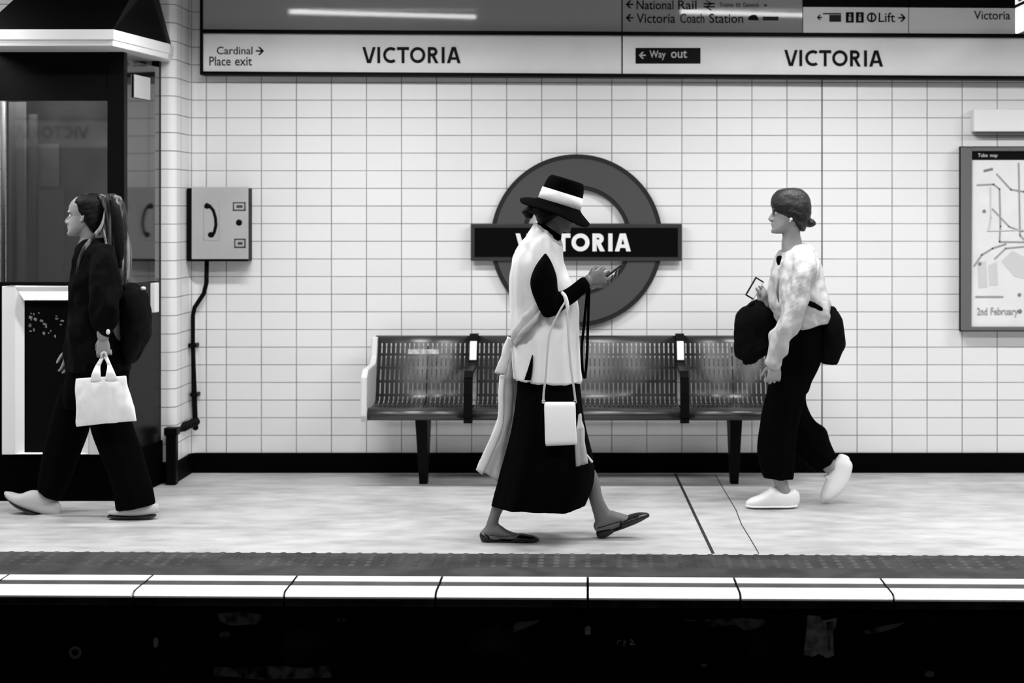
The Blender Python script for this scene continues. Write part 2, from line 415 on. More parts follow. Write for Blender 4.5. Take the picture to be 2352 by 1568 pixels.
scr = lambda pts: [pit_patch([(x-1, y-1), (x2-1, y2-1), (x2+1.2, y2+1.2), (x+1.2, y+1.2)], 'chalk_stroke', M['pit_plate']) for (x, y), (x2, y2) in zip(pts, pts[1:])]
scr([(1427, 1470), (1421, 1470), (1418, 1476), (1421, 1482)]); scr([(1433, 1484), (1433, 1470), (1439, 1472), (1434, 1476), (1441, 1484)]); scr([(1447, 1470), (1452, 1468), (1454, 1472), (1446, 1480), (1460, 1478)])
ringm = MB()
c = W(188, 1485, 6.60)
ringm.ring2d(c.x, c.z, .014, .026, edge(c.x, 6.47).y-.004, edge(c.x, 6.47).y+.01, n=16); ringm.build('pale_ring_mark', M['pit_mark'], parent=pit)

# the near side of the station, behind and around the camera (seen in reflections)
nb = MB(); nb.box(-7, 7, -3.3, .6, -1.3, 0); tag(nb.build('floor', M['floor'], origin=(0, 0, 0)), kind='structure')
nb = MB(); nb.box(-7, 7, -3.2, -3.05, 0, 3.7); tag(nb.build('wall_near', M['wall_plain'], origin=(0, -3, 0)), kind='structure')
nb = MB(); nb.box(-7, 7, -3.3, 9.6, 3.65, 3.75); tag(nb.build('ceiling', M['ceiling'], origin=(0, 3, 3.65)), kind='structure')
for n_, x in (('wall_left', -7), ('wall_right', 7)):
    nb = MB(); nb.box(min(x, x*1.02), max(x, x*1.02), -3.3, 9.6, -1.3, 3.7); tag(nb.build(n_, M['ceiling'], origin=(x, 3, 0)), kind='structure')

# ------------------------------------------------------------------ lettering
def stroke_word(mb, word, px0, px1, py0, py1, d, t=.19, y0=0, y1=.003, mirror=False, yfn=None):
    Y0 = y0
    """letters drawn as even strokes; pixel box of the word at depth d"""
    pos = {'V': (0, .90), 'I': (1.0, 1.19), 'C': (1.38, 2.22), 'T': (2.30, 3.10), 'O': (3.16, 4.18), 'R': (4.34, 5.04), 'i': (5.26, 5.45), 'A': (5.60, 6.51)}
    sx = (px1-px0)/6.51*F/F; s = d/F
    hgt = (py1-py0)
    def P(x, z, y):
        if mirror: x = 6.51-x
        px = px0+x*(px1-px0)/6.51; py = py1-z*hgt
        if yfn: py += yfn(px)
        p = W(px, py, d); p.y = d+y; return p
    cnt = [0]
    def bar(a, b, w=t):
        cnt[0] += 1; y0 = Y0-.00025*cnt[0]
        dx, dz = b[0]-a[0], b[1]-a[1]; l = math.hypot(dx, dz); nx, nz = -dz/l*w/2, dx/l*w/2
        q = [(a[0]-nx, a[1]-nz), (b[0]-nx, b[1]-nz), (b[0]+nx, b[1]+nz), (a[0]+nx, a[1]+nz)]
        mb.hexa([P(x, z, y0) for x, z in q], [P(x, z, y1) for x, z in q])
    def diag(a, b, w=t):
        cnt[0] += 1; y0 = Y0-.00025*cnt[0]; dx, dz = b[0]-a[0], b[1]-a[1]; ww = w/2*math.hypot(dx*(px1-px0)/6.51, dz*hgt)/(abs(dz)*hgt)
        q = [(a[0]-ww, a[1]), (a[0]+ww, a[1]), (b[0]+ww, b[1]), (b[0]-ww, b[1])]
        mb.hexa([P(x, z, y0) for x, z in q], [P(x, z, y1) for x, z in q])
    def arcs(cx, cz, rx, rz, a0, a1, w=t, n=20):
        i0 = [(cx+(rx-w)*cos(R(a0+(a1-a0)*i/n)), cz+(rz-w)*sin(R(a0+(a1-a0)*i/n))) for i in range(n+1)]
        o0 = [(cx+rx*cos(R(a0+(a1-a0)*i/n)), cz+rz*sin(R(a0+(a1-a0)*i/n))) for i in range(n+1)]
        for i in range(n):
            q = [i0[i], o0[i], o0[i+1], i0[i+1]]; mb.hexa([P(x, z, y0) for x, z in q], [P(x, z, y1) for x, z in q])
    h = t/2
    for ch in word:
        a, b = pos[ch]; m = (a+b)/2
        if ch == 'V': diag((a+h*1.1, 1), (m-h*.35, 0.0)); diag((b-h*1.1, 1), (m+h*.35, 0.0)); 
        elif ch in 'Ii': bar((m, 0), (m, 1))
        elif ch == 'C': arcs(b-.32, .5, b-.32-a, .5, 52, 308)
        elif ch == 'T': bar((a, 1-h), (b, 1-h)); bar((m, 0), (m, 1))
        elif ch == 'O': arcs(m, .5, (b-a)/2, .5, 0, 360, n=28)
        elif ch == 'R': bar((a+h, 0), (a+h, 1)); arcs(a+.33, .71, .31, .29, -90, 90); bar((a+h, 1-h), (a+.34, 1-h)); bar((a+h, .42+h), (a+.34, .42+h)); diag((a+.34, .46), (b-h*1.1, 0))
        elif ch == 'A': diag((a+h*1.1, 0), (m-h*.35, 1)); diag((b-h*1.1, 0), (m+h*.35, 1)); bar((a+.24, .29), (b-.24, .29), t*.8)
def text(s, x0, x1, y0, y1, d, m, parent, name='lettering', depth=.002, mirror=False):
    if ' ' in s and not mirror:                       # one mesh per word
        ws = s.split(' '); tot = len(s); c0 = 0; desc = lambda w: any(q in w for q in 'gpqyj')
        for w in ws:
            a = x0+(x1-x0)*c0/tot; c = x0+(x1-x0)*(c0+len(w))/tot
            yb = y1-(0 if desc(w) or not desc(s) else (y1-y0)*.22)
            yt = y0 if any(q in w for q in 'bdfhkltABCDEFGHIJKLMNOPQRSTUVWXYZ0123456789') else y0+(y1-y0)*.27
            if w == 'exit': yt = y0+(y1-y0)*.05
            text(w, a, c, yt, yb, d, m, parent, name, depth); c0 += len(w)+1
        return
    cu = bpy.data.curves.new('t', 'FONT'); cu.body = s; cu.extrude = .001; cu.resolution_u = 3; cu.offset = .008
    ob = bpy.data.objects.new('t', cu); C.objects.link(ob)
    dg = bpy.context.evaluated_depsgraph_get(); me = bpy.data.meshes.new_from_object(ob.evaluated_get(dg))
    bpy.data.objects.remove(ob); bpy.data.curves.remove(cu)
    xs = [v.co.x for v in me.vertices]; ys = [v.co.y for v in me.vertices]
    ax, bx, ay, by = min(xs), max(xs), min(ys), max(ys); mb = MB()
    vs = []
    for v in me.vertices:
        u = (v.co.x-ax)/(bx-ax); w = (v.co.y-ay)/(by-ay)
        if mirror: u = 1-u
        p = W(x0+u*(x1-x0), y1-w*(y1-y0), d); p.y = d+(-depth if v.co.z > 0 else .0005); vs.append(p)
    mb.add(vs, [list(p.vertices) for p in me.polygons]); bpy.data.meshes.remove(me)
    return mb.build(name, m, parent=parent)
def rect(mb, x0, x1, y0, y1, d, th, slope=None):
    """slab facing the camera: pixel rectangle of its front face at depth d, thickness th behind"""
    sf = slope or (lambda x: 0)
    q = [W(x0, y1+sf(x0), d), W(x1, y1+sf(x1), d), W(x1, y0+sf(x1), d), W(x0, y0+sf(x0), d)]
    mb.hexa(q, [v+V((0, th, 0)) for v in q]); return mb
def poly(mb, pts, d, th):
    q = [W(x, y, d) for x, y in pts]; mb.hexa(q, [v+V((0, th, 0)) for v in q]); return mb
def arrow(parent, x, y, w, m, d, left=True, name='arrow'):
    k = -1 if left else 1; h = w*.5; mb = MB()
    poly(mb, [(x-k*h, y-1.6), (x+k*h*.5, y-1.6), (x+k*h*.5, y+1.6), (x-k*h, y+1.6)], d-.002, .002)
    poly(mb, [(x+k*h, y), (x-k*h*.02, y-h), (x-k*h*.02-k*4, y-h), (x+k*h*.35, y), (x-k*h*.02-k*4, y+h), (x-k*h*.02, y+h)], d-.002, .002)
    return mb.build(name, m, parent=parent)

# ------------------------------------------------------------------ lamps over the platform
def batten(x, tilt, label):
    t = thing('fluorescent_batten', (x, 7.9, 2.80), label, 'lamp', 'fluorescent battens over the far platform')
    b = MB(); b.box(x-.64, x+.64, 7.84, 7.96, 2.805, 2.86); b.build('housing', M['white'], t, bevel=.004)
    b = MB(); b.tube([(x-.6, 7.9, 2.777+tilt), (x+.6, 7.9, 2.777-tilt)], .013, 10); b.build('lamp_tube', M['tube'], t, smooth=True)
    for sx in (-1, 1):
        b = MB(); b.box(x+sx*.625-.012, x+sx*.625+.012, 7.88, 7.92, 2.755, 2.81); b.build('lamp_holder', M['white'], t)
        b = MB(); b.tube([(x+sx*.4, 7.9, 2.86), (x+sx*.4, 7.9, 3.65)], .008, 8); b.build('suspension_rod', M['steel'], t)
    return t
for x, l in zip(LAMP_X, ('above the ticket booth at the left end', 'above the wall telephone and bench end', 'above the right half of the bench', 'above the framed map at the right end')):
    batten(x, .016, 'white fluorescent batten hung over the platform '+l)

# ------------------------------------------------------------------ fascia signs
FD = 9.22
slp = lambda x: (x-461)*.0057
fr = MB()
rect(fr, 459, 2900, 163.5, 171.5, FD-.012, .11, slp)            # bottom rail
rect(fr, 459, 2900, 67, 75.5, FD-.03, .13, slp)                 # ledge between the two rows
rect(fr, 459, 466, -90, 171, FD-.010, .11, lambda x: 0)         # left end cap
rect(fr, 459, 2900, -100, -90, FD-.012, .11, slp)
o = fr.build('trim_2', M['dark_line'], origin=(0, FD, 2)); tag(o, kind='structure')
def panel(name, x0, x1, y0, y1, m, label, cat, d=FD, th=.08, group=None):
    p0 = W((x0+x1)/2, y1, d)
    t = thing(name, (p0.x, d, p0.z), label, cat, group)
    b = MB(); rect(b, x0, x1, y0, y1, d, th, slp); b.build('sign_plate', m, t); return t
s1 = panel('station_name_sign', 466.5, 1427, 75, 164, M['enamel'], 'long white station name board with Cardinal Place exit lettering at its left end', 'sign')
b = MB(); stroke_word(b, 'VICTORiA'[:7]+'A' if False else 'VICTORiA', 832, 1058, 108, 145, FD, y0=-.003, y1=.0005); b.build('station_name', M['ink'], s1)
text('Cardinal', 498, 580, 107, 125, FD, M['ink_soft'], s1); text('Place exit', 481, 579, 130, 151, FD, M['ink_soft'], s1)
arrow(s1, 597, 117, 19, M['ink'], FD, left=False)
s2 = panel('station_name_sign', 1430.5, 2900, 75, 164, M['enamel'], 'long white station name board with black Way out plate at its left end', 'sign')
b = MB(); stroke_word(b, 'VICTORiA', 1801, 2028, 107, 144, FD, y0=-.003, y1=.0005, yfn=lambda x: slp(x)-.0); b.build('station_name', M['ink'], s2)
for v in (): pass
b = MB(); rect(b, 1460, 1609, 110, 146, FD-.003, .004); wp = b.build('way_out_plate', M['ink'], s2); tag(wp, 'black plate with pale Way out lettering')
M['pale_ink'] = mat('pale_lettering', .5, .5)
text('Way out', 1492, 1578, 116, 138, FD-.003, M['pale_ink'], wp); arrow(wp, 1475, 127, 16, M['pale_ink'], FD-.003)
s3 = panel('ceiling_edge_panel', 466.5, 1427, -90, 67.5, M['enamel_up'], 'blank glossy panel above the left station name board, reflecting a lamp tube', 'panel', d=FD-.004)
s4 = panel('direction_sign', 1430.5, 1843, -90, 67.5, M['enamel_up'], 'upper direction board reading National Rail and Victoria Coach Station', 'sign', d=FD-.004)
U = FD-.004
arrow(s4, 1446, 10, 18, M['ink'], U); arrow(s4, 1446, 41, 18, M['ink'], U)
text('National Rail', 1462, 1600, 1, 22, U, M['ink'], s4)
b = MB()
for yy in (9, 16): poly(b, [(1616, yy-2), (1642, yy-2), (1642, yy+1), (1616, yy+1)], U-.002, .002)
poly(b, [(1620, 16), (1634, 7), (1638, 7), (1624, 16)], U-.002, .002); poly(b, [(1620, 1), (1624, 1), (1636, 8), (1632, 8)], U-.002, .002); poly(b, [(1620, 16), (1624, 16), (1636, 24), (1632, 24)], U-.002, .002)
b.build('rail_symbol', M['ink'], s4)
text('Trains to Gatwick', 1652, 1744, 6, 16, U, M['ink_soft'], s4)
b = MB(); poly(b, [(1754, 11), (1762, 10), (1761, 14), (1756, 15)], U-.002, .002); b.build('plane_symbol', M['ink_soft'], s4)
text('Victoria Coach Station', 1462, 1707, 31, 53, U, M['ink'], s4)
b = MB(); poly(b, [(1718, 46), (1720, 38), (1727, 34), (1736, 34), (1741, 40), (1743, 47)], U-.002, .002); b.build('coach_symbol', M['ink'], s4)
b = MB(); poly(b, [(1752, 38), (1788, 38), (1788, 47), (1752, 47)], U-.002, .002); b.build('small_plate', M['ink_soft'], s4)
M['plate2'] = mat('white_enamel_plate', .8, .25)
for nm, xa, xb, lab in (('lift_sign', 1845, 2086, 'upper sign panel with lift symbols and the word Lift'), ('platform_sign', 2088, 2332, 'upper sign panel with the small word Victoria beside the hanging sign')):
    t = panel(nm, xa, xb, 8, 67.5, M['plate2'], lab, 'sign', d=FD-.012)
    b = MB(); rect(b, xa, xb, -90, 8, FD-.014, .08, slp); b.build('dark_header', M['dark_line'], t)
    D = FD-.012
    if nm == 'lift_sign':
        text('Lift', 2018, 2056, 29, 51, D, M['ink'], t); arrow(t, 2072, 41, 18, M['ink'], D, left=False)
        for k, x in enumerate((1943, 1966)):
            b = MB(); rect(b, x, x+18, 28, 52, D-.002, .002); q = b.build('pictogram', M['ink'], t)
            b = MB(); c = W(x+9, 34, D); b.ring2d(c.x, c.z, 0, .006, D-.004, D-.002, n=10); rect(b, x+6, x+12, 38, 48, D-.004, .002); b.build('figure', M['pale_ink'], q)
        b = MB(); c = W(2002, 40, D); b.ring2d(c.x, c.z, .018, .028, D-.002, D+.001, n=20); rect(b, 2000, 2004, 32, 49, D-.002, .002); b.build('wheelchair_symbol', M['ink_soft'], t)
        b = MB(); rect(b, 1905, 1932, 34, 50, D-.002, .002); rect(b, 1890, 1932, 30, 33, D-.002, .002); b.build('pictogram', M['ink_soft'], t)
        arrow(t, 1882, 40, 12, M['ink_soft'], D)
    else: text('Victoria', 2237, 2320, 25, 45, D, M['ink_soft'], t)
    if nm == 'platform_sign':
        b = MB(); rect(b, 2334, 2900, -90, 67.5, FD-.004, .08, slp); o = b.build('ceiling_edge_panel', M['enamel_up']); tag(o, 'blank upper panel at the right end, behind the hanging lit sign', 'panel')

# lit hanging sign, edge on to the wall, top right
t = thing('hanging_sign', (2.326, 7.9, 2.462), 'lit white hanging sign box at the top right corner, end on to the wall', 'sign')
b = MB(); b.box(2.316, 2.336, 7.0, 8.80, 2.462, 2.90); b.build('lit_box', M['lit'], t, bevel=.006)
b = MB(); b.box(2.312, 2.340, 6.99, 8.81, 2.60, 2.615); b.box(2.312, 2.340, 6.99, 8.81, 2.895, 2.92); b.build('band', M['dark_line'], t)
b = MB(); b.box(2.3135, 2.317, 7.5, 8.72, 2.625, 2.86); b.build('lettering_panel', M['ink_soft'], t)
for y in (7.3, 8.5):
    b = MB(); b.tube([(2.326, y, 2.9), (2.326, y, 3.66)], .012, 8); b.build('hanger', M['dark_line'], t)

# small white box plate on the right of the wall
t = thing('wall_light_box', tuple(W(2330, 303, 9.25)), 'blank white box mounted above the framed map', 'box')
b = MB(); rect(b, 2237, 2440, 250, 302, 9.235, .075); b.build('white_cover', M['white'], t, bevel=.006)
b = MB(); rect(b, 2239, 2442, 254, 305, 9.25, .065); b.build('back_plate', M['frame_grey'], t)

# framed map
MD = 9.245
t = thing('framed_map', tuple(W(2460, 760, MD)), 'large framed network map poster at the right edge of the wall', 'poster')
b = MB()
for r_ in ((2209, 2231, 338, 759), (2690, 2712, 338, 759), (2231, 2690, 338, 347), (2231, 2690, 750, 759)): rect(b, *r_, MD, .07)
b.build('frame', M['frame_grey'], t, bevel=.004)
b = MB(); rect(b, 2207, 2714, 336, 761, MD+.02, .05); b.build('frame_backing', M['dark_line'], t)
M['paper'] = mat('map_paper', .80, .35, var=.03, vscale=5)
b = MB(); rect(b, 2231, 2690, 345, 750, MD+.016, .004); pp = b.build('map_sheet', M['paper'], t)
b = MB(); rect(b, 2232, 2690, 347, 367, MD+.013, .003); hd = b.build('map_header', M['ink'], t)
text('Tube map', 2246, 2291, 352, 363, MD+.013, M['pale_ink'], hd)
M['map_line'] = mat('map_grey_line', .33, .5); M['map_pale'] = mat('map_pale_area', .62, .5); M['map_dark'] = mat('map_dark_line', .2, .5)
def mline(pts, w, m, z=.013):
    b = MB(); P = [W(x, y, MD+z) for x, y in pts]
    for i in range(len(P)-1):
        d_ = (P[i+1]-P[i]).normalized(); n_ = V((-d_.z, 0, d_.x))*w/2*.0025
        a_, c_ = P[i]-d_*w*.0012, P[i+1]+d_*w*.0012
        q = [a_-n_, c_-n_, c_+n_, a_+n_]; b.hexa(q, [v+V((0, .003, 0)) for v in q])
    b.build('map_route', m, pp)
mline([(2245, 425), (2282, 423), (2296, 434), (2298, 520), (2296, 555), (2360, 556), (2470, 556), (2520, 600)], 3.5, M['map_line'])
mline([(2290, 400), (2322, 435), (2352, 440), (2420, 505)], 3.5, M['map_line'], .0128)
mline([(2280, 480), (2318, 520), (2345, 530), (2410, 530)], 3, M['map_line'], .0126)
mline([(2238, 610), (2255, 585), (2280, 570), (2310, 560)], 3.5, M['map_line'], .0124)
mline([(2285, 594), (2310, 570), (2352, 566)], 3, M['map_line'], .0122)
mline([(2262, 392), (2278, 388)], 5, M['map_dark'], .0120)
mline([(2340, 375), (2343, 540), (2400, 600), (2400, 700)], 3, M['map_line'], .0118)
mline([(2275, 430), (2276, 500), (2270, 530)], 2, M['map_pale'], .0116)
mline([(2242, 681), (2303, 681)], 3, M['map_line'], .0114)
mline([(2268, 530), (2350, 528)], 2, M['map_pale'], .0112)
b = MB(); poly(b, [(2300, 600), (2325, 575), (2352, 590), (2352, 640), (2330, 635)], MD+.0145, .001); poly(b, [(2245, 600), (2265, 600), (2268, 660), (2248, 662)], MD+.0145, .001); poly(b, [(2270, 610), (2290, 600), (2292, 655), (2272, 655)], MD+.0145, .001)
b.build('pale_map_zone', M['map_pale'], pp)
text('2nd February', 2244, 2338, 706, 728, MD+.0145, M['map_line'], pp)
b = MB()
for x, y, r in ((2343, 677, 4), (2262, 485, 4), (2252, 606, 4), (2344, 715, 5)): b = MB(); c = W(x, y, MD); b.ring2d(c.x, c.z, 0, r*.0025, MD+.0125, MD+.015, n=12); b.build('map_station', M['map_dark'], pp)

# ------------------------------------------------------------------ roundel
RD = 9.282
c = W(1324.5, 552, RD); RC = c; k = RD/F
t = thing('station_roundel', tuple(W(1324.5, 751, RD)), 'large ring and bar station name roundel on the tiled wall behind the bench', 'sign')
b = MB(); b.ring2d(c.x, c.z, 117*k, 198*k, RD, RD+.03, n=96); b.build('ring_border', M['roundel_edge'], t, bevel=.002)
b = MB(); b.ring2d(c.x, c.z, 127*k, 187.5*k, RD-.004, RD+.002, n=96); b.build('ring', M['roundel'], t)
b = MB(); rect(b, 1081, 1566, 514, 599, RD-.016, .03); b.build('bar_border', M['bar_edge'], t, bevel=.002)
b = MB(); rect(b, 1090, 1557, 523, 589.5, RD-.019, .01); br = b.build('name_bar', M['bar'], t)
b = MB(); stroke_word(b, 'VICTORiA', 1184, 1449, 536, 577, RD-.02, t=.24, y0=-.002, y1=.002); b.build('station_name', M['white'], br)
for a in range(0, 360, 30):
    b = MB(); x = RC.x+192*k*cos(R(a+7)); z = RC.z+192*k*sin(R(a+7)); b.box(x-.012, x+.012, RD+.01, 9.31, z-.012, z+.012); b.build('wall_bracket', M['roundel_edge'], t)

# ------------------------------------------------------------------ wall telephone
TD = 9.19
t = thing('wall_telephone', tuple(W(505, 600, TD)), 'grey wall telephone box with a black handset symbol', 'telephone')
b = MB(); rect(b, 429, 570, 432, 600, TD+.012, .11); b.build('back_box', M['black'], t, bevel=.004)
M['phone_box'] = mat('telephone_grey', .42, .45, var=.04)
b = MB(); rect(b, 440, 570, 429, 595, TD, .012); dr = b.build('door', M['phone_box'], t, bevel=.003)
b = MB(); P = [W(x, y, TD-.002) for x, y in [(473, 470), (482, 473), (490, 483), (495, 500), (496, 517), (492, 534), (485, 541)]]
b.tube(P, [.012, .009, .0085, .0085, .0085, .009, .012], 10, flat=.3)
b.ball(W(476, 474, TD-.001), (.018, .004, .013)); b.ball(W(485, 539, TD-.001), (.019, .004, .016)); b.build('handset_symbol', M['ink'], dr, smooth=True)
M['faint'] = mat('faint_outline', .33, .5)
b = MB()
for r_ in ((467, 468.5, 465, 552), (503, 504.5, 465, 552), (467, 504, 551, 552.5)): rect(b, *r_, TD-.001, .002)
b.build('symbol_outline', M['faint'], dr)
for (x0, x1, y0, y1) in ((535, 564, 464, 484), (538, 564, 548, 569)):
    b = MB(); rect(b, x0, x1, y0, y0+2.5, TD-.002, .003); rect(b, x0, x1, y1-3, y1, TD-.002, .003); rect(b, x0, x0+2.5, y0, y1, TD-.002, .003); rect(b, x1-3, x1, y0, y1, TD-.002, .003)
    rect(b, x0+8, x1-7, (y0+y1)/2-3, (y0+y1)/2+3, TD-.002, .003)
    b.build('label_icon', M['edge_grey'], dr)
b = MB(); b.ball(W(549, 511, TD), (.018, .006, .018)); b.build('push_button', M['ink'], dr, smooth=True)
# conduit from the telephone to the floor post
t = thing('cable_conduit', tuple(W(450, 985, 9.27)), 'black cable conduit running down from the wall telephone to the corner', 'conduit')
b = MB()
b.tube([W(475, 598, 9.27), W(474, 650, 9.27), W(468, 674, 9.27), W(447, 706, 9.27), W(443, 725, 9.27), W(443, 790, 9.27), W(446, 900, 9.27), W(448, 960, 9.27), W(449, 985, 9.27)], [.013]*4+[.0125, .0125, .015, .016, .017], 10)
b.build('conduit_tube', M['black'], t, smooth=True)
b = MB(); rg = random.Random(3)
for i in range(9):
    u = i/8; p = W(450-56*u, 968+24*u, 9.25-.24*u); b.ball(p, .022+.008*rg.random(), 10, 6)
b.build('cable_bundle', M['black'], t, smooth=True)
for (x, y) in ((445, 792), (448, 905)):
    b = MB(); p = W(x, y, 9.28); b.box(p.x-.022, p.x+.022, 9.245, 9.3175, p.z-.01, p.z+.01); b.build('clip', M['black'], t)
t = thing('corner_post', tuple(W(397, 1108, 8.9)), 'short black post at the foot of the tiled pier corner', 'post')
P0 = W(397, 1106, 8.93); zt = W(397, 985, 8.93).z
b = MB(); b.box(P0.x-.028, P0.x+.028, 8.885, 8.94, 0, zt); b.build('post_body', M['black'], t, bevel=.006)
b = MB(); b.box(P0.x-.036, P0.x+.036, 8.875, 8.95, zt-.03, zt+.012); b.build('cap', M['black'], t, bevel=.004)

# ------------------------------------------------------------------ bench
BX0, BX1 = (850-HX)*9.1/F, 1.115
t = thing('platform_bench', ((BX0+BX1)/2, 8.95, 0), 'long perforated steel bench with black armrests below the roundel', 'bench')
prof = [(9.235, .775), (9.225, .790), (9.205, .793), (9.19, .785), (9.175, .755), (9.155, .70), (9.125, .63), (9.10, .57), (9.085, .51), (9.075, .475), (9.055, .447), (9.02, .432), (8.95, .427), (8.85, .428), (8.78, .434), (8.755, .434), (8.735, .427), (8.722, .412), (8.72, .395), (8.732, .38), (8.76, .374)]
def sheet(x0, x1, name):
    s = [0]
    for i in range(1, len(prof)): s.append(s[-1]+math.hypot(prof[i][0]-prof[i-1][0], prof[i][1]-prof[i-1][1]))
    org = ORG[t.name]; me = bpy.data.meshes.new(name)
    vs = [V((x, y, z))-org for y, z in prof for x in (x0, x1)]
    me.from_pydata(vs, [], [(2*i, 2*i+1, 2*i+3, 2*i+2) for i in range(len(prof)-1)])
    uvl = me.uv_layers.new(name='UVMap')
    for p in me.polygons:
        p.use_smooth = True
        for li in p.loop_indices:
            vi = me.loops[li].vertex_index; uvl.data[li].uv = ((x0, x1)[vi % 2]-x0, s[vi//2])
    me.materials.append(M['perf']); o = bpy.data.objects.new(name, me); C.objects.link(o); o.parent = t; ORG[o.name] = org
    sd = o.modifiers.new('thickness', 'SOLIDIFY'); sd.thickness = .003
    return o
AX = [(1088-HX)*9.15/F, (1562-HX)*9.15/F]
M['dull_steel'] = mat('dull_steel', .05, .4, metal=.6)
for x0, x1 in ((BX0+.02, AX[0]-.02), (AX[0]+.02, AX[1]-.02), (AX[1]+.02, BX1-.02)):
    sh = sheet(x0, x1, 'seat_and_back')
    b = MB(); b.tube([(x0, 8.752, .405), (x1, 8.752, .405)], .026, 12); b.build('front_rail', M['steel'], t, smooth=True)
b = MB(); b.box(BX0+.03, BX1-.03, 9.0, 9.06, .37, .42); b.build('beam', M['black'], t)
LX = [(972-HX)*8.92/F, (1687-HX)*8.92/F]
for x in LX:
    b = MB(); b.hexa([V((x-.034, 8.80, .40)), V((x+.034, 8.80, .40)), V((x+.034, 9.06, .40)), V((x-.034, 9.06, .40))][::1],
                     [V((x-.022, 8.92, 0.0)), V((x+.022, 8.92, 0.0)), V((x+.022, 8.99, 0.0)), V((x-.022, 8.99, 0.0))]); b.build('leg', M['black'], t, bevel=.004)
    b = MB(); b.tube([(x, 9.08, .40), (x, 9.105, .47), (x, 9.13, .58), (x, 9.19, .73)], .014, 8); b.build('back_support', M['dull_steel'], t, smooth=True)
def armrest(x, m, mt, wd, label=None):
    pth = [(9.215, .80), (9.17, .80), (9.15, .775), (9.12, .70), (9.09, .655), (9.02, .635), (8.86, .632), (8.77, .63), (8.735, .60), (8.72, .52), (8.712, .45), (8.705, .39), (8.72, .365)]
    b = MB(); n = len(pth)
    for i in range(n-1):
        (ya, za), (yb, zb) = pth[i], pth[i+1]; l = math.hypot(yb-ya, zb-za); ny, nz = -(zb-za)/l*.007, (yb-ya)/l*.007
        q = lambda x_: [V((x_, ya-ny, za-nz)), V((x_, yb-ny, zb-nz)), V((x_, yb+ny, zb+nz)), V((x_, ya+ny, za+nz))]
        b.hexa(q(x-wd), q(x+wd))
    o = b.build('armrest', m, t)
    if mt:  # white strip stands for the highlight on the dark metal
        b = MB(); b.hexa([V((x-wd*.8, 9.150, .765)), V((x+wd*.8, 9.150, .765)), V((x+wd*.8, 9.098, .66)), V((x-wd*.8, 9.098, .66))],
                         [V((x-wd*.8, 9.130, .770)), V((x+wd*.8, 9.130, .770)), V((x+wd*.8, 9.082, .668)), V((x-wd*.8, 9.082, .668))]); tag(b.build('highlight_strip', mt, o, bevel=.003), 'white strip painted as the highlight on the armrest')
    if label: tag(o, label)
for x in AX: armrest(x, M['black'], M['white'], .024)
M['end_grey'] = mat('pale_end_plate', .62, .4, var=.03)
def endplate(x, k):
    b = MB(); pr = [(9.24, .79), (9.16, .79), (9.12, .68), (9.07, .65), (8.78, .645), (8.72, .61), (8.70, .40), (8.73, .365), (9.04, .37), (9.10, .42)]
    b.hexa([V((x, y, z)) for y, z in pr], [V((x+k*.035, y, z)) for y, z in pr]); return b.build('end_plate', M['end_grey'], t, bevel=.008)
endplate(BX0, 1); endplate(BX1, -1)
M['sticker'] = mat('worn_sticker', .55, .5, var=.3, vscale=30)
b = MB(); rect(b, 937, 1008, 802, 820, 9.150, .004); tag(b.build('sticker', M['sticker'], t), 'pale worn sticker on the backrest')

M['lamp_globe'] = mat('glowing_globe', .9, .4, emit=28)
# ------------------------------------------------------------------ booth on the left
KD = 8.41; ks = F/KD
def KX(px): return (px-HX)/ks
xr = KX(285); xb = (372-HX)*PD/F; xl = KX(-75); xlb = xl-.05
zt = W(0, 108, 8.41).z; zp = W(0, 1043, KD).z
t = thing('station_booth', ((xl+xr)/2, 8.6, 0), 'dark glazed staff booth with a white edged canopy on the left', 'booth')
def wallprism(b, x0, y0, x1, y1, z0, z1, th):
    """upright slab between plan points, thickness inward"""
    d = V((x1-x0, y1-y0, 0)).normalized(); n = V((-d.y, d.x, 0))*th
    q = [V((x0, y0, z0)), V((x1, y1, z0)), V((x1, y1, z0))+n, V((x0, y0, z0))+n]; b.hexa(q, [p+V((0, 0, z1-z0)) for p in q])
b = MB(); b.hexa([V((xl-.01, KD-.012, 0)), V((xr+.012, KD-.012, 0)), V((xb+.012, PD-.02, 0)), V((xlb, PD-.02, 0))], [V((xl-.01, KD-.012, zp)), V((xr+.012, KD-.012, zp)), V((xb+.012, PD-.02, zp)), V((xlb, PD-.02, zp))]); b.build('plinth', M['matte_black'], t, bevel=.006)
ztop = 2.33
for nm, (xa, xc) in (('corner_post', (KX(246), xr)), ('corner_post', (xl, KX(-48)))):
    b = MB(); b.box(xa, xc, KD, KD+.06, zp, ztop); b.build(nm, M['black'], t, bevel=.004)
b = MB(); b.box(xb-.04, xb, PD-.06, PD-.02, zp, ztop); b.build('back_post', M['black'], t)
zh = W(0, 230, KD).z; zr = W(0, 653, KD).z
b = MB(); b.box(KX(-48), KX(246), KD+.005, KD+.05, zh, ztop); b.build('header_panel', M['black'], t)
b = MB(); b.box(xl, xr, KD-.008, KD+.05, zr-.012, zr+.012); b.build('sill', M['black'], t)
b = MB(); b.box(KX(-48), KX(246), KD+.012, KD+.03, zp, zr); b.build('lower_panel', M['matte_black'], t)
b = MB(); b.box(KX(-48), KX(246), KD+.012, KD+.02, zr, zh); b.build('front_glass', M['glass'], t)
M['gloss_black'] = mat('glossy_black_panel', .004, .08, spec=.5, ior=2.3)
M['poster_black'] = mat('black_poster_paper', .002, .5, spec=.06)
b = MB(); wallprism(b, xr+.0, KD+.06, xb, PD-.06, zr, 2.29, .012); b.build('side_glass', M['gloss_black'], t)
M['side_low'] = mat('dark_side_panel', .003, .25, spec=.06)
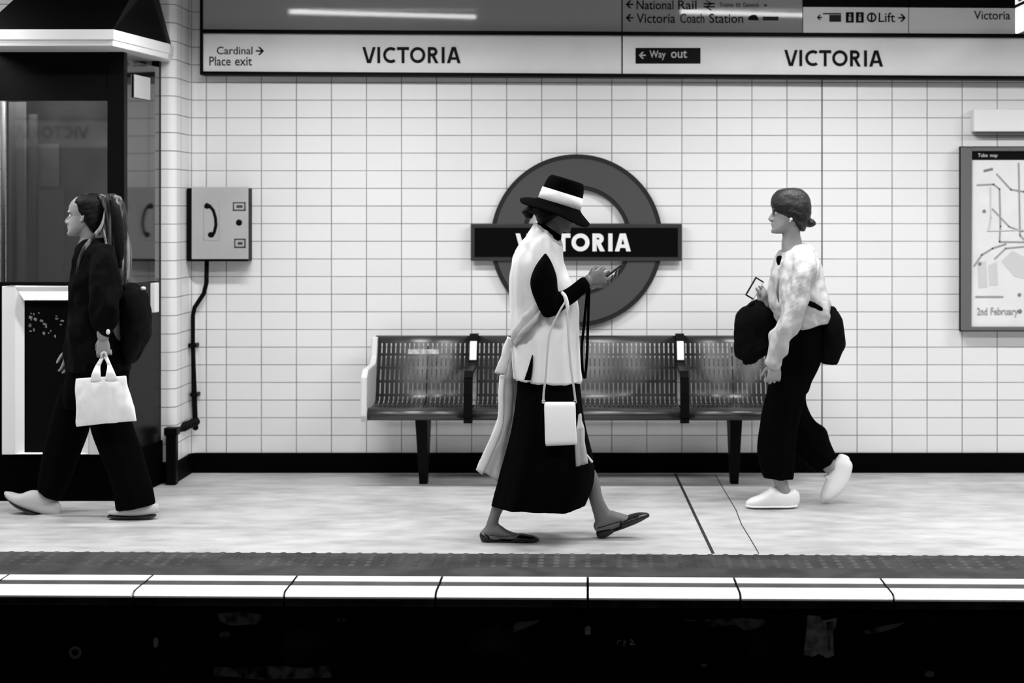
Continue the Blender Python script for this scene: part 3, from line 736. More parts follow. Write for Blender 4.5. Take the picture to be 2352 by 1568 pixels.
b = MB(); wallprism(b, xr+.004, KD+.06, xb+.002, PD-.06, zp, zr, .012); b.build('side_panel', M['side_low'], t)
b = MB(); u = .82; x_ = xr+(xb-xr)*u; y_ = KD+.06+(PD-.12-KD)*u; b.box(x_-.01, x_+.022, y_-.05, y_+.03, zr-.17, zr-.01); b.build('door_handle', M['white'], t, bevel=.004)
M['paper_dim'] = mat('pinned_papers', .5, .7)
b = MB(); d_ = .12; x_ = xr+(xb-xr)*.1
wallprism(b, xr+(xb-xr)*.12+.012, KD+.13, xr+(xb-xr)*.55+.012, KD+.36, 2.10, 2.22, .004); b.build('paper_notice', M['paper_dim'], t)
# white framed black poster under the window
fx0, fx1, fy0, fy1 = 6, 233, 657, 1043
t2 = thing('framed_poster', tuple(W(120, 1043, KD-.03)), 'black poster in a thick white frame on the booth front', 'poster')
M['frame_white'] = mat('white_poster_frame', .78, .5); M['frame_bright'] = mat('bright_inner_frame', .95, .3)
b = MB()
for r_ in ((fx0, 36, fy0, fy1), (205, fx1, fy0, fy1), (36, 205, fy0, 660)): rect(b, *r_, KD-.035, .03)
b.build('outer_frame', M['frame_white'], t2, bevel=.003)
b = MB(); b.hexa([W(38, 659, KD-.014), W(162, 659, KD-.014), W(162, 688, KD-.058), W(57, 688, KD-.058)], [W(38, 659, KD-.012), W(162, 659, KD-.012), W(162, 690, KD-.030), W(57, 690, KD-.030)]); b.build('tilted_top_bar', M['frame_bright'], t2)  # top bar tilted upward, shaped to catch the overhead light
b = MB(); I = lambda x, y, d: W(x, y, d)
def bev(o, i, do=KD-.036, di=KD-.012):
    b.hexa([W(*o[0], do), W(*o[1], do), W(*i[1], di), W(*i[0], di)], [W(*o[0], KD), W(*o[1], KD), W(*i[1], KD+.003), W(*i[0], KD+.003)])
ou = [(36, 659), (205, 659), (205, 1042), (36, 1042)]; inn = [(58, 687), (184, 687), (184, 1038), (58, 1038)]
for k in range(4): bev((ou[k], ou[(k+1) % 4]), (inn[k], inn[(k+1) % 4]))
b.build('inner_frame', M['frame_bright'], t2)
b = MB(); rect(b, 56, 186, 686, 1040, KD-.006, .012); ps = b.build('poster_sheet', M['poster_black'], t2)
M['scribble'] = mat('pale_poster_print', .25, .6)
rg = random.Random(11)
for i in range(30):
    x = 62+88*rg.random(); y = 700+72*rg.random(); w = 2+5*rg.random(); h = 3+9*rg.random()*(1 if x < 110 else .6)
    if (x-100)**2/44**2+(y-742)**2/36**2 > 1: continue
    b = MB(); poly(b, [(x, y), (x+w, y+h*.3), (x+w*.7, y+h), (x-w*.3, y+h*.6)], KD-.008, .003); b.build('poster_print', M['scribble'], ps)
t2.location.y -= .012
# uprights and boards added inside the booth, standing in for window reflections
M['dim_white'] = mat('booth_lining', .5, .6); M['reflection_pale'] = mat('pale_reflection_tone', .22, .6)
def inside(name, x0, x1, y0, y1, d, m, label, cat):
    b = MB(); rect(b, x0, x1, y0, y1, d, .03); return tag(b.build(name, m), label, cat)
b = MB(); b.box(xl+.02, xr-.03, PD-.05, PD-.03, zp, ztop); b.build('back_panel', M['edge_grey'], t)
i1 = MB(); i1.tube([W(7, 655, 8.62), W(7, 235, 8.62)], .012, 10); tag(i1.build('pipe', M['dim_white'], smooth=True), 'thin white upright pipe added inside the booth, standing in for a reflection at the far left', 'pipe')
inside('reflection_panel', 20, 56, 234, 655, 8.66, M['reflection_pale'], 'broad pale upright panel added inside the booth, standing in for a window reflection', 'panel')
inside('reflection_panel', 66, 84, 262, 655, 8.72, M['frame_grey'], 'narrow grey upright strip added inside the booth, standing in for a window reflection', 'panel')
inside('cabinet', 88, 146, 436, 655, 8.70, M['frame_grey'], 'dim grey cabinet added low inside the booth, standing in for a window reflection', 'cabinet')
inside('notice_board', 84, 136, 330, 428, 8.76, M['frame_grey'], 'dim grey notice board added above the cabinet, standing in for a window reflection', 'notice board')
area('booth_fill_light', ((xl+xr)/2, KD+.16, 2.28), .5, .06, 14)  # unseen light added to brighten the booth interior
# canopy
zc0, zc1 = 2.325, 2.408
CD = 8.10
cx = [((-52)-HX)*CD/F, (262-HX)*CD/F]; ce = (390-HX)*8.80/F
cp_ = [V((cx[0], CD, 0)), V((cx[1], CD, 0)), V((ce, 8.80, 0)), V((ce-.02, PD-.01, 0)), V((cx[0]-.12, PD-.01, 0)), V((cx[0]-.10, 8.80, 0))]
def lift(ps, z, k=1.0, off=V((0, 0, 0))):
    c_ = sum(ps, V((0, 0, 0)))/len(ps); return [c_+(p-c_)*k+V((0, 0, z))+off for p in ps]
b = MB(); b.hexa(lift(cp_, zc0+.03), lift(cp_, zc1)); b.build('canopy_fascia', M['white'], t, bevel=.004)
b = MB(); b.hexa(lift(cp_, zc0, .975), lift(cp_, zc0+.031, .985)); b.build('canopy_lower_lip', M['white'], t, bevel=.004)
b = MB()
rp = [V((cx[0]+.01, CD+.015, zc1)), V((cx[1]-.01, CD+.015, zc1)), V((ce-.015, 8.80, zc1)), V((ce-.03, PD-.012, zc1)), V((cx[0]-.10, PD-.012, zc1))]
rt = [V((cx[0]+.25, CD+.20, zc1+.30)), V((cx[1]+.09, CD+.20, zc1+.30)), V((ce-.11, 8.80, zc1+.30)), V((ce-.11, PD-.012, zc1+.30)), V((cx[0]+.1, PD-.012, zc1+.30))]
b.hexa(rp, rt); b.build('canopy_roof', M['black'], t)
t3 = thing('globe_lamp', (-3.3, 7.75, 2.46), 'round white lamp hung just left of the booth canopy', 'lamp')
b = MB(); b.ball((-3.3, 7.75, 2.55), .09, 18, 12); b.build('lamp_shade', M['lamp_globe'], t3, smooth=True)
b = MB(); b.tube([(-3.3, 7.75, 2.63), (-3.3, 7.75, 3.66)], .01, 8); b.build('stem', M['steel'], t3)
# opposite station name board (seen mirrored in the booth window)
t = thing('station_name_sign', (0, -3.0, 2.3), 'station name board on the near wall behind the camera', 'sign')
b = MB(); b.box(-7, 7, -3.04, -2.98, 2.28, 2.60); b.build('sign_plate', M['enamel'], t)
b = MB(); b.box(-7, 7, -3.04, -2.97, 2.60, 2.64); b.build('rail', M['dark_line'], t)
for xx in (-8.0, -4.6, -1.2, 2.2):
    b = MB(); 
    me_x0 = xx
    for seg in ('VICTORiA',):
        mb2 = MB(); stroke_word(mb2, seg, 1350, 1350+226, 300, 337, FD, y0=0, y1=.003)
        lo = W(1350, 337, FD)
        for v in mb2.v: v.x = xx+1.9-(v.x-lo.x)*1.6; v.z = 2.39+(v.z-lo.z)*1.6; v.y = -2.977+(v.y-FD)
        mb2.build('station_name', M['ink'], t)

# ------------------------------------------------------------------ people
def crom(a, b, c, d, t):
    return .5*((2*b)+(c-a)*t+(2*a-5*b+4*c-d)*t*t+(3*b-a-3*c+d)*t*t*t)
class Fig:
    """profile measurements (photo px at the figure's distance) turned into points in metres"""
    def __init__(s, d0): s.d = d0; s.k = d0/F
    def P(s, px, py, off=0): return W(px, py, s.d)*1.0+V((0, off, 0)) if off == 0 else s.Q(px, py, off)
    def Q(s, px, py, off): p = W(px, py, s.d+off); return p
    def loft(s, mb, secs, n=28, sub=4, exp=2.0, fold=None, caps=('round', 'round'), lean=None):
        """secs: (ax, ay, bx, by, ry, off): a ring whose in-picture diameter runs a-b and whose half depth is ry metres"""
        S = []
        for q in secs:
            ax, ay, bx, by, ry = q[:5]; off = q[5] if len(q) > 5 else 0
            S.append((s.P(ax, ay, off), s.P(bx, by, off), ry))
        out = []
        N = len(S)
        for i in range(N-1):
            g = [S[max(i-1, 0)], S[i], S[i+1], S[min(i+2, N-1)]]
            for k in range(sub):
                t = k/sub; out.append(tuple(crom(g[0][c], g[1][c], g[2][c], g[3][c], t) for c in range(3)))
        out.append(S[-1])
        def ring(A, B, ry, sc=1.0, sh=V((0, 0, 0)), fa=0):
            c = (A+B)/2+sh; u = (B-A)/2*sc; vs = []
            for k in range(n):
                th = 2*pi*k/n; ct, st = cos(th), sin(th); e = 2/exp
                x = abs(ct)**e*(1 if ct >= 0 else -1); y = abs(st)**e*(1 if st >= 0 else -1)
                m = 1
                if fold: m = 1+fold[0]*fa*(sin(fold[1]*th+fold[2])+.5*sin(fold[1]*1.7*th+1.3))
                vs.append(c+u*x*(1 if not fold else (1+(m-1)*.35))+V((0, -max(ry, .002)*sc*y*m, 0)))
            return vs
        rings = []
        def dome(a, nxt, first):
            A, B, ry = a; c = (A+B)/2; c2 = (nxt[0]+nxt[1])/2; d = (c-c2)
            if d.length < 1e-6: return []
            d.normalize(); r = min((B-A).length/2, max(ry, .004))*.75
            rr = [ring(A, B, ry, sc, d*r*h) for sc, h in ((.35, .95), (.7, .75), (.9, .42))]
            return rr if first else rr[::-1]
        M_ = len(out)
        if caps[0] == 'round': rings += dome(out[0], out[1], True)
        for i, (A, B, ry) in enumerate(out): rings.append(ring(A, B, ry, fa=(fold[3](i/(M_-1)) if fold else 0)))
        if caps[1] == 'round': rings += dome(out[-1], out[-2], False)
        vs = [v for r_ in rings for v in r_]; m = len(rings)
        fs = [(i*n+k, i*n+(k+1) % n, (i+1)*n+(k+1) % n, (i+1)*n+k) for i in range(m-1) for k in range(n)]
        fs += [tuple(range(n))[::-1], tuple((m-1)*n+k for k in range(n))]
        mb.add(vs, fs); return mb
    def tube(s, mb, pts, rad, n=10, flat=None, sub=4):
        """pts: (px, py, off)"""
        P = [s.P(*p) for p in pts]; r = rad if isinstance(rad, (list, tuple)) else [rad]*len(P)
        out = []; rr = []; N = len(P)
        for i in range(N-1):
            g = [P[max(i-1, 0)], P[i], P[i+1], P[min(i+2, N-1)]]
            for k in range(sub): t = k/sub; out.append(crom(*g, t)); rr.append(r[i]*(1-t)+r[i+1]*t)
        out.append(P[-1]); rr.append(r[-1])
        mb.tube(out, rr, n, flat); return mb

def head(mb, O, fwd, up, hh, nose=1.0):
    """O: point under the head axis at chin height; fwd, up unit vectors; hh: head height in metres"""
    side = fwd.cross(up).normalized()
    L = [(0.0, .30, .12, .09), (.03, .385, .02, .15), (.08, .40, -.06, .20), (.13, .385, -.12, .235), (.19, .375, -.2, .265), (.28, .375, -.31, .285), (.38, .37, -.39, .30), (.47, .345, -.44, .315), (.55, .375, -.46, .33), (.62, .395, -.465, .335), (.72, .385, -.45, .335), (.82, .335, -.40, .31), (.90, .25, -.32, .255), (.96, .13, -.21, .17), (.995, .02, -.08, .06)]
    n = 32; vs = []
    for w, f, b_, h in L:
        c = (f+b_)/2; r = (f-b_)/2
        for k in range(n):
            t = 2*pi*k/n; ct, st = cos(t), sin(t)
            x = abs(ct)**.92*(1 if ct >= 0 else -1); y = abs(st)**.95*(1 if st >= 0 else -1)
            hw = h*(1-.10*max(0, ct))
            vs.append(O+(fwd*(c+r*x)+up*w+side*(hw*y))*hh)
    m = len(L)
    fs = [(i*n+k, i*n+(k+1) % n, (i+1)*n+(k+1) % n, (i+1)*n+k) for i in range(m-1) for k in range(n)]+[tuple(range(n))[::-1], tuple((m-1)*n+k for k in range(n))]
    mb.add(vs, fs)
    pt = lambda u, w, v: O+(fwd*u+up*w+side*v)*hh
    # nose
    mb.tube([pt(.33, .545, 0), pt(.375, .47, 0), pt(.415, .40, 0), pt(.445*nose, .345, 0), pt(.42, .31, 0), pt(.36, .29, 0)], [.024*hh, .03*hh, .038*hh, .045*hh, .04*hh, .03*hh], 10)
    for sd in (-1, 1): mb.ball(pt(.40, .325, .048*sd), .034*hh, 8, 6)
    # lips, chin, brow
    mb.ball(pt(.375, .225, 0), (.045*hh, .07*hh, .026*hh), 10, 6); mb.ball(pt(.365, .175, 0), (.042*hh, .06*hh, .026*hh), 10, 6)
    mb.ball(pt(.355, .065, 0), .06*hh, 10, 6)
    for sd in (-1, 1):
        mb.tube([pt(.36, .565, .05*sd), pt(.375, .58, .12*sd), pt(.32, .565, .22*sd)], [.02*hh, .026*hh, .018*hh], 8)
        mb.tube([pt(-.02, .56, .325*sd), pt(-.07, .55, .345*sd), pt(-.09, .47, .35*sd), pt(-.05, .38, .335*sd), pt(-.01, .34, .32*sd)], [.022*hh, .03*hh, .03*hh, .03*hh, .026*hh], 8)
        mb.ball(pt(-.04, .44, .315*sd), .04*hh, 8, 6)
    return pt
def eyes(pt, hh, parent, sides=(-1, 1)):
    for sd in sides:
        b = MB(); b.ball(pt(.305, .475, .120*sd), .048*hh, 12, 8); e = b.build('eye', M['eye'], parent, smooth=True)
        b = MB(); b.ball(pt(.338, .475, .124*sd), .021*hh, 10, 6); b.build('iris', M['iris'], e, smooth=True)

def hand(mb, wrist, fdir, back, thumb, L, curl=(20, 30, 20), spread=6, tcurl=0, curls=None):
    """a hand of length L metres: fdir along the fingers, back = back of the hand, thumb = side of the thumb"""
    fdir = fdir.normalized(); thumb = (thumb-fdir*thumb.dot(fdir)).normalized(); back = fdir.cross(thumb)*(1 if fdir.cross(thumb).dot(back) > 0 else -1)
    s = L/.185; pal = .095*s
    # palm: lofted block
    rows = [(-.012, .021, .017), (.0, .024, .016), (.03, .034, .0145), (.06, .040, .013), (.085, .041, .0115), (.098, .038, .009)]
    n = 16; vs = []
    for x, w, h in rows:
        for k in range(n):
            t = 2*pi*k/n; ct, st = cos(t), sin(t)
            vs.append(wrist+(fdir*x+thumb*w*abs(ct)**.8*(1 if ct >= 0 else -1)+back*h*abs(st)**.8*(1 if st >= 0 else -1))*s)
    m = len(rows)
    mb.add(vs, [(i*n+k, i*n+(k+1) % n, (i+1)*n+(k+1) % n, (i+1)*n+k) for i in range(m-1) for k in range(n)]+[tuple(range(n))[::-1], tuple((m-1)*n+k for k in range(n))])
    lens = (.072, .080, .074, .058)
    for i in range(4):
        cu = curls[i] if curls else curl
        off = (.031-.0207*i); d = fdir; bk = back
        sp = R(spread*(1.5-i)); d = (fdir*cos(sp)+thumb*sin(sp)).normalized()
        p = wrist+(fdir*(.078-.004*abs(i-1))+thumb*off)*s; pts = [p]; seg = (.035*s+lens[i]*.42*s, lens[i]*.32*s, lens[i]*.28*s)
        p = p+d*.018*s; pts.append(p); a = 0
        for j in range(3):
            a += cu[j]; q = d*cos(R(a))-back*sin(R(a)); L_ = (lens[i]*.46, lens[i]*.31, lens[i]*.25)[j]*s
            for h in (.5, 1): pts.append(p+q*L_*h)
            p = p+q*L_
        r0 = (.0088, .0092, .0088, .0076)[i]*s
        mb.tube(pts, [r0*.95, r0, r0*1.0, r0*1.0, r0*.93, r0*.96, r0*.86, r0*.72][:len(pts)], 10)
    # thumb leaves the side of the palm
    a = R(42); d = (fdir*cos(a)+thumb*sin(a)).normalized(); p = wrist+(fdir*.018+thumb*.018-back*.004)*s
    q = (d*cos(R(tcurl))-back*sin(R(tcurl))); e = (fdir*.85+thumb*.25-back*(.15+sin(R(tcurl)))).normalized()
    mb.tube([p, p+q*.028*s, p+q*.045*s, p+q*.045*s+e*.018*s, p+q*.045*s+e*.034*s, p+q*.045*s+e*.05*s], [.014*s, .0125*s, .0105*s, .0098*s, .009*s, .0072*s], 10)

XR, XL = V((1, 0, 0)), V((-1, 0, 0)); UP = V((0, 0, 1)); NEAR = V((0, -1, 0))
def pxdir(dx, dy, dn=0): return V((dx, -dn, -dy)).normalized()

# ================= woman in the hat, walking right, looking at her telephone
f = Fig(7.40); k = f.k
wh = thing('person', tuple(V((f.P(1245, 1243).x, 7.40, 0))), 'person in a wide black hat, white tunic and long black skirt, walking right', 'person')
B = MB()
fw = pxdir(.94, .34); up = pxdir(.34, -.94); hh = 107*k
pt = head(B, f.P(1267, 522, 0), fw, up, hh)
f.loft(B, [(1230, 560, 1285, 580, .07), (1236, 530, 1283, 556, .05), (1244, 505, 1292, 535, .052), (1250, 480, 1300, 510, .05)], n=20)
f.loft(B, [(1215, 570, 1285, 580, .12), (1195, 610, 1292, 612, .15), (1188, 680, 1300, 680, .13), (1192, 740, 1310, 740, .12), (1195, 800, 1318, 800, .145), (1198, 860, 1320, 860, .15), (1200, 900, 1318, 900, .14)], n=24)
# legs under the skirt, bare shins
f.loft(B, [(1205, 880, 1270, 890, .075, -.06), (1190, 980, 1245, 990, .065, -.05), (1165, 1060, 1212, 1066, .052, -.04), (1150, 1100, 1196, 1106, .052, -.03), (1137, 1140, 1176, 1143, .045, -.03), (1127, 1172, 1155, 1172, .033, -.03), (1118, 1200, 1145, 1198, .029, -.03), (1112, 1218, 1150, 1212, .030, -.03), (1113, 1232, 1158, 1230, .028, -.03)], n=20)
f.loft(B, [(1112, 1212, 1112, 1234, .022, -.03), (1126, 1198, 1126, 1236, .030, -.03), (1145, 1203, 1145, 1237, .034, -.03), (1163, 1216, 1163, 1238, .038, -.03), (1182, 1224, 1182, 1238, .043, -.03), (1205, 1228, 1205, 1239, .046, -.03), (1228, 1232, 1228, 1239, .034, -.03)], n=18)
f.loft(B, [(1250, 880, 1318, 890, .075, .07), (1275, 960, 1325, 965, .065, .06), (1296, 1030, 1342, 1030, .055, .055), (1326, 1078, 1364, 1074, .050, .05), (1344, 1112, 1376, 1100, .045, .05), (1354, 1150, 1384, 1140, .037, .05), (1364, 1185, 1398, 1168, .03, .05), (1369, 1206, 1412, 1180, .029, .05), (1380, 1220, 1420, 1192, .026, .05)], n=20)
f.loft(B, [(1367, 1198, 1379, 1222, .024, .05), (1382, 1182, 1396, 1222, .031, .05), (1402, 1172, 1412, 1216, .034, .05), (1425, 1178, 1430, 1208, .038, .05), (1448, 1184, 1452, 1200, .042, .05), (1470, 1181, 1473, 1191, .036, .05)], n=18)
# arms inside the sleeves, ending in the two hands
f.loft(B, [(1232, 610, 1262, 605, .04, -.15), (1232, 660, 1268, 660, .038, -.175), (1246, 700, 1278, 694, .036, -.178)], n=16)
f.loft(B, [(1258, 690, 1270, 720, .034, -.178), (1300, 668, 1315, 690, .028, -.165), (1335, 645, 1350, 662, .024, -.15), (1345, 633, 1358, 654, .022, -.145)], n=16)
f.loft(B, [(1240, 610, 1275, 605, .04, .15), (1245, 660, 1280, 660, .038, .16), (1262, 694, 1290, 688, .036, .15)], n=16)
f.loft(B, [(1275, 675, 1288, 705, .032, .15), (1315, 655, 1328, 680, .028, .09), (1356, 642, 1364, 662, .024, .03)], n=16)
hand(B, f.P(1350, 645, -.145), pxdir(.90, -.24, -.42), pxdir(-.25, -.8, .6), pxdir(.1, -1, -.15), .160, curls=[(38, 45, 30), (44, 50, 32), (50, 52, 34), (54, 54, 34)], tcurl=18)
hand(B, f.P(1360, 652, .03), pxdir(.92, -.10, .35), pxdir(.1, .9, -.2), pxdir(.3, -.5, -.6), .160, curls=[(18, 30, 24), (22, 34, 26), (26, 36, 28), (32, 40, 30)], tcurl=10)
body = B.build('body', M['skin'], wh, smooth=True, remesh=.0042, relax=2)
eyes(pt, hh, wh)
# hair under the hat, small knot at the nape
b = MB()
f.loft(b, [(1232, 480, 1296, 496, .082), (1231, 494, 1268, 507, .080), (1236, 507, 1256, 514, .06)], n=20, exp=2.2, caps=('flat', 'round'))
f.loft(b, [(1224, 474, 1280, 488, .086), (1222, 484, 1276, 498, .086), (1232, 498, 1258, 508, .07)], n=20, caps=('flat', 'round')); b.ball(f.P(1222, 480), (.030, .04, .022)); b.ball(f.P(1208, 486), (.022, .026, .015)); b.ball(f.P(1214, 497), (.018, .024, .010))
f.tube(b, [(1222, 492, 0), (1206, 488, .01), (1199, 484, .01)], [.012, .009, .003], 6)
b.build('hair', M['hair'], wh, smooth=True, remesh=.005, relax=1, wrinkle=(.004, 60, (1, 1, .3)))
# hat: crown, band, brim
hc = f.P(1285, 467); hu = pxdir(.27, -.963); hx = pxdir(.955, .297); hy = V((0, 1, 0))
def hring(h, rx, ry, sx=0, n=40, wav=None):
    vs = []
    for i in range(n):
        t = 2*pi*i/n; w = wav(t) if wav else 0
        vs.append(hc+hu*(h*k+w)+hx*(sx*k+rx*k*cos(t))+hy*(ry*sin(t)))
    return vs
def rings(mb, R_, cap=True):
    n = len(R_[0]); vs = [v for r_ in R_ for v in r_]; m = len(R_)
    fs = [(i*n+q, i*n+(q+1) % n, (i+1)*n+(q+1) % n, (i+1)*n+q) for i in range(m-1) for q in range(n)]
    if cap: fs += [tuple(range(n))[::-1], tuple((m-1)*n+q for q in range(n))]
    mb.add(vs, fs)
b = MB(); rings(b, [hring(-8, 50, .098), hring(22, 48, .094, 1), hring(40, 45.5, .088, 1.5), hring(52, 42.5, .082, 2), hring(58, 38, .074, 3), hring(59, 28, .055, 4), hring(55, 14, .03, 4)])
hat = b.build('hat', M['cloth_black'], wh, smooth=True)
b = MB(); rings(b, [hring(-1, 50.6, .0985, 0), hring(-1, 51.6, .100, 0), hring(26, 49.2, .096, 1), hring(26, 48.4, .0945, 1)], cap=False)
b.build('hat_band', M['canvas'], hat, smooth=True)
def brimw(r):
    # back edge near level, near side dips a little, front droops over the face
    def w(t):
        back = max(0, -cos(t)); front = max(0, cos(t)); near = max(0, -sin(t)); far = max(0, sin(t))
        return r*(-.022*back**2-.046*front**2-.046*near**1.3-.0*far**2+.006*sin(3*t+.6))
    return w
br = [hring(-1, 50, .098, 0, 64)]
for q in (.25, .5, .75, 1.0): br.append(hring(-3, 50+35*q, .098+.075*q, -5*q, 64, brimw(q)))
lo_ = [[v-hu*.005 for v in r_] for r_ in br[::-1]]
b = MB(); rings(b, br+lo_, cap=False); b.build('brim', M['cloth_black'], hat, smooth=True)
# black roll-neck
b = MB(); f.loft(b, [(1224, 545, 1290, 575, .085), (1229, 524, 1287, 558, .064), (1235, 510, 1289, 548, .057), (1238, 505, 1290, 541, .056)], n=24, caps=('flat', 'flat')); b.build('roll_neck', M['cloth_black'], wh, smooth=True, relax=1)
# white sleeveless tunic
b = MB()
f.loft(b, [(1229, 512, 1282, 549, .066), (1222, 520, 1290, 557, .088), (1208, 542, 1293, 570, .125), (1193, 566, 1294, 588, .155), (1179, 592, 1298, 610, .172), (1173, 628, 1307, 636, .172), (1172, 668, 1318, 664, .165), (1173, 706, 1327, 700, .160), (1173, 742, 1331, 740, .165), (1176, 780, 1333, 784, .175), (1176, 825, 1335, 830, .184), (1178, 867, 1336, 877, .190)], n=64, sub=6, exp=2.15, caps=('flat', 'flat'), fold=(.022, 11, .4, lambda t: max(0, t-.15)**.8*1.2))
tu = b.build('tunic', M['cloth_white'], wh, smooth=True, wrinkle=(.014, 16, (1.5, 1, .18)))
tag(tu, 'white sleeveless tunic with side slit')
b = MB(); f.loft(b, [(1222, 815, 1224, 815, .006, -.176), (1213, 845, 1223, 846, .010, -.180), (1204, 872, 1219, 873, .012, -.184)], n=10, caps=('flat', 'flat')); b.build('side_slit', M['cloth_black'], tu)
# open neckline fold, its shade put in as a grey band
b = MB(); f.tube(b, [(1233, 516, -.062), (1248, 533, -.075), (1266, 549, -.080), (1284, 560, -.062), (1292, 568, -.02)], [.004, .006, .006, .005, .003], 10); b.build('neckline', M['cloth_grey'], tu, smooth=True)
# black sleeve
b = MB()
f.loft(b, [(1249, 584, 1256, 584, .012, -.150), (1238, 598, 1265, 598, .035, -.160), (1228, 614, 1272, 614, .050, -.165), (1219, 638, 1279, 636, .058, -.170), (1219, 662, 1281, 660, .056, -.172), (1229, 690, 1284, 682, .052, -.174), (1240, 715, 1288, 702, .048, -.176)], n=28, exp=2.2)
f.loft(b, [(1251, 688, 1262, 729, .046, -.176), (1266, 680, 1281, 722, .046, -.176), (1284, 671, 1300, 707, .041, -.172), (1306, 659, 1323, 692, .036, -.164), (1333, 638, 1352, 665, .033, -.152)], n=26, exp=2.2)
b.build('sleeve', M['cloth_black'], wh, smooth=True, remesh=.005, relax=3)
b = MB()
f.loft(b, [(1240, 600, 1270, 600, .04, .150), (1232, 640, 1276, 640, .05, .160), (1246, 700, 1292, 690, .047, .155)], n=24)
f.loft(b, [(1262, 684, 1274, 720, .044, .155), (1300, 660, 1316, 695, .036, .110), (1344, 640, 1356, 664, .031, .045)], n=24)
b.build('sleeve', M['cloth_black'], wh, smooth=True, remesh=.005, relax=3)
# long black skirt
b = MB()
f.loft(b, [(1190, 850, 1330, 860, .160), (1187, 895, 1334, 898, .172), (1181, 945, 1339, 945, .19), (1172, 995, 1347, 990, .205), (1160, 1040, 1358, 1035, .215), (1150, 1075, 1364, 1075, .22), (1143, 1105, 1362, 1105, .22), (1136, 1130, 1354, 1130, .22), (1130, 1156, 1342, 1159, .215)], n=96, sub=5, exp=2.1, caps=('flat', 'flat'), fold=(.05, 9, 1.0, lambda t: t))
b.build('skirt', M['cloth_black'], wh, smooth=True)
b = MB(); f.loft(b, [(1150, 1135, 1325, 1135, .19), (1165, 1156, 1325, 1160, .19), (1240, 1160, 1318, 1168, .16)], n=48, caps=('flat', 'flat'), fold=(.03, 7, 0, lambda t: 1)); b.build('skirt_lining', M['cloth_black'], wh, smooth=True)
# sash: band round the waist, knot and tails
b = MB()
f.loft(b, [(1236, 690, 1243, 712, .012, -.172), (1222, 702, 1232, 728, .014, -.178), (1204, 722, 1214, 750, .014, -.172), (1188, 744, 1196, 774, .014, -.145), (1174, 762, 1180, 792, .016, -.10)], n=16)
f.loft(b, [(1240, 708, 1246, 716, .008, -.182), (1224, 728, 1232, 740, .010, -.186), (1206, 748, 1214, 762, .010, -.178), (1190, 768, 1198, 782, .010, -.15), (1178, 785, 1183, 796, .010, -.11)], n=16)
sa = b.build('sash', M['cloth_grey'], wh, smooth=True, wrinkle=(.006, 40, (1, 1, 1))); tag(sa, 'light grey tied sash with trailing tails')
b = MB(); f.loft(b, [(1164, 772, 1182, 780, .02, -.06), (1158, 792, 1176, 800, .012, -.07), (1147, 822, 1168, 832, .010, -.07), (1134, 856, 1156, 860, .008, -.06)], n=20, caps=('flat', 'flat')); b.build('sash_tail', M['cloth_white'], sa, smooth=True, wrinkle=(.008, 30, (1, 1, .3)))
b = MB(); f.loft(b, [(1166, 800, 1186, 800, .03, .0), (1156, 840, 1188, 838, .03, .01), (1147, 876, 1190, 876, .026, .01), (1145, 915, 1190, 915, .024, .01), (1144, 955, 1190, 950, .022, .01), (1130, 998, 1185, 1000, .02, .01), (1112, 1040, 1176, 1045, .018, .01), (1094, 1080, 1165, 1112, .014, .01)], n=40, sub=5, caps=('flat', 'flat'), fold=(.5, 5, .8, lambda t: .6))
b.build('sash_tail', M['cloth_grey'], sa, smooth=True, wrinkle=(.012, 18, (1.6, 1, .3)))  # wide tail's fold shade is put into its grey
b = MB(); f.loft(b, [(1147, 862, 1160, 862, .012, -.04), (1144, 905, 1157, 905, .010, -.05), (1144, 950, 1158, 950, .010, -.05), (1135, 985, 1152, 990, .010, -.05), (1112, 1035, 1130, 1045, .009, -.04), (1093, 1078, 1108, 1090, .008, -.03)], n=16, caps=('flat', 'flat')); b.build('sash_tail', M['cloth_white'], sa, smooth=True)
b = MB(); f.loft(b, [(1328, 950, 1334, 950, .006, -.10), (1324, 985, 1340, 982, .010, -.13), (1321, 1025, 1345, 1022, .012, -.160), (1322, 1071, 1349, 1064, .010, -.170)], n=16, caps=('flat', 'flat'), fold=(.4, 3, 0, lambda t: 1)); b.build('sash_tail', M['cloth_grey'], sa, smooth=True, wrinkle=(.006, 40, (2, 1, .3)))
b = MB(); f.tube(b, [(1341, 1036, -.12), (1350, 1048, -.12), (1360, 1061, -.12)], [.003, .005, .006], 8); b.build('sash_tail', M['cloth_white'], sa, smooth=True)
# flat black slingback shoes
b = MB()
f.loft(b, [(1107, 1232, 1107, 1242, .022, -.03), (1120, 1235, 1120, 1243, .030, -.03), (1150, 1238, 1150, 1243, .026, -.03), (1190, 1237, 1190, 1243, .040, -.03), (1222, 1236, 1222, 1243, .040, -.03), (1237, 1237, 1237, 1242, .018, -.03)], n=20)
f.loft(b, [(1180, 1230, 1180, 1240, .046, -.03), (1192, 1225, 1192, 1240, .049, -.03), (1210, 1227, 1210, 1241, .047, -.03), (1226, 1230, 1226, 1241, .036, -.03), (1236, 1234, 1236, 1241, .018, -.03)], n=20)
f.loft(b, [(1108, 1220, 1108, 1238, .026, -.03), (1114, 1221, 1114, 1238, .034, -.03), (1122, 1226, 1122, 1238, .036, -.03)], n=20)
f.tube(b, [(1122, 1228, -.068), (1150, 1231, -.072), (1182, 1230, -.08)], .0035, 8); f.tube(b, [(1122, 1228, .010), (1150, 1231, .012), (1182, 1230, .018)], .0035, 8)
b.build('shoe', M['leather_black'], wh, smooth=True, remesh=.0035)
b = MB()
f.loft(b, [(1374, 1216, 1380, 1236, .022, .05), (1386, 1212, 1392, 1233, .028, .05), (1402, 1210, 1406, 1224, .028, .05)], n=20, exp=3)
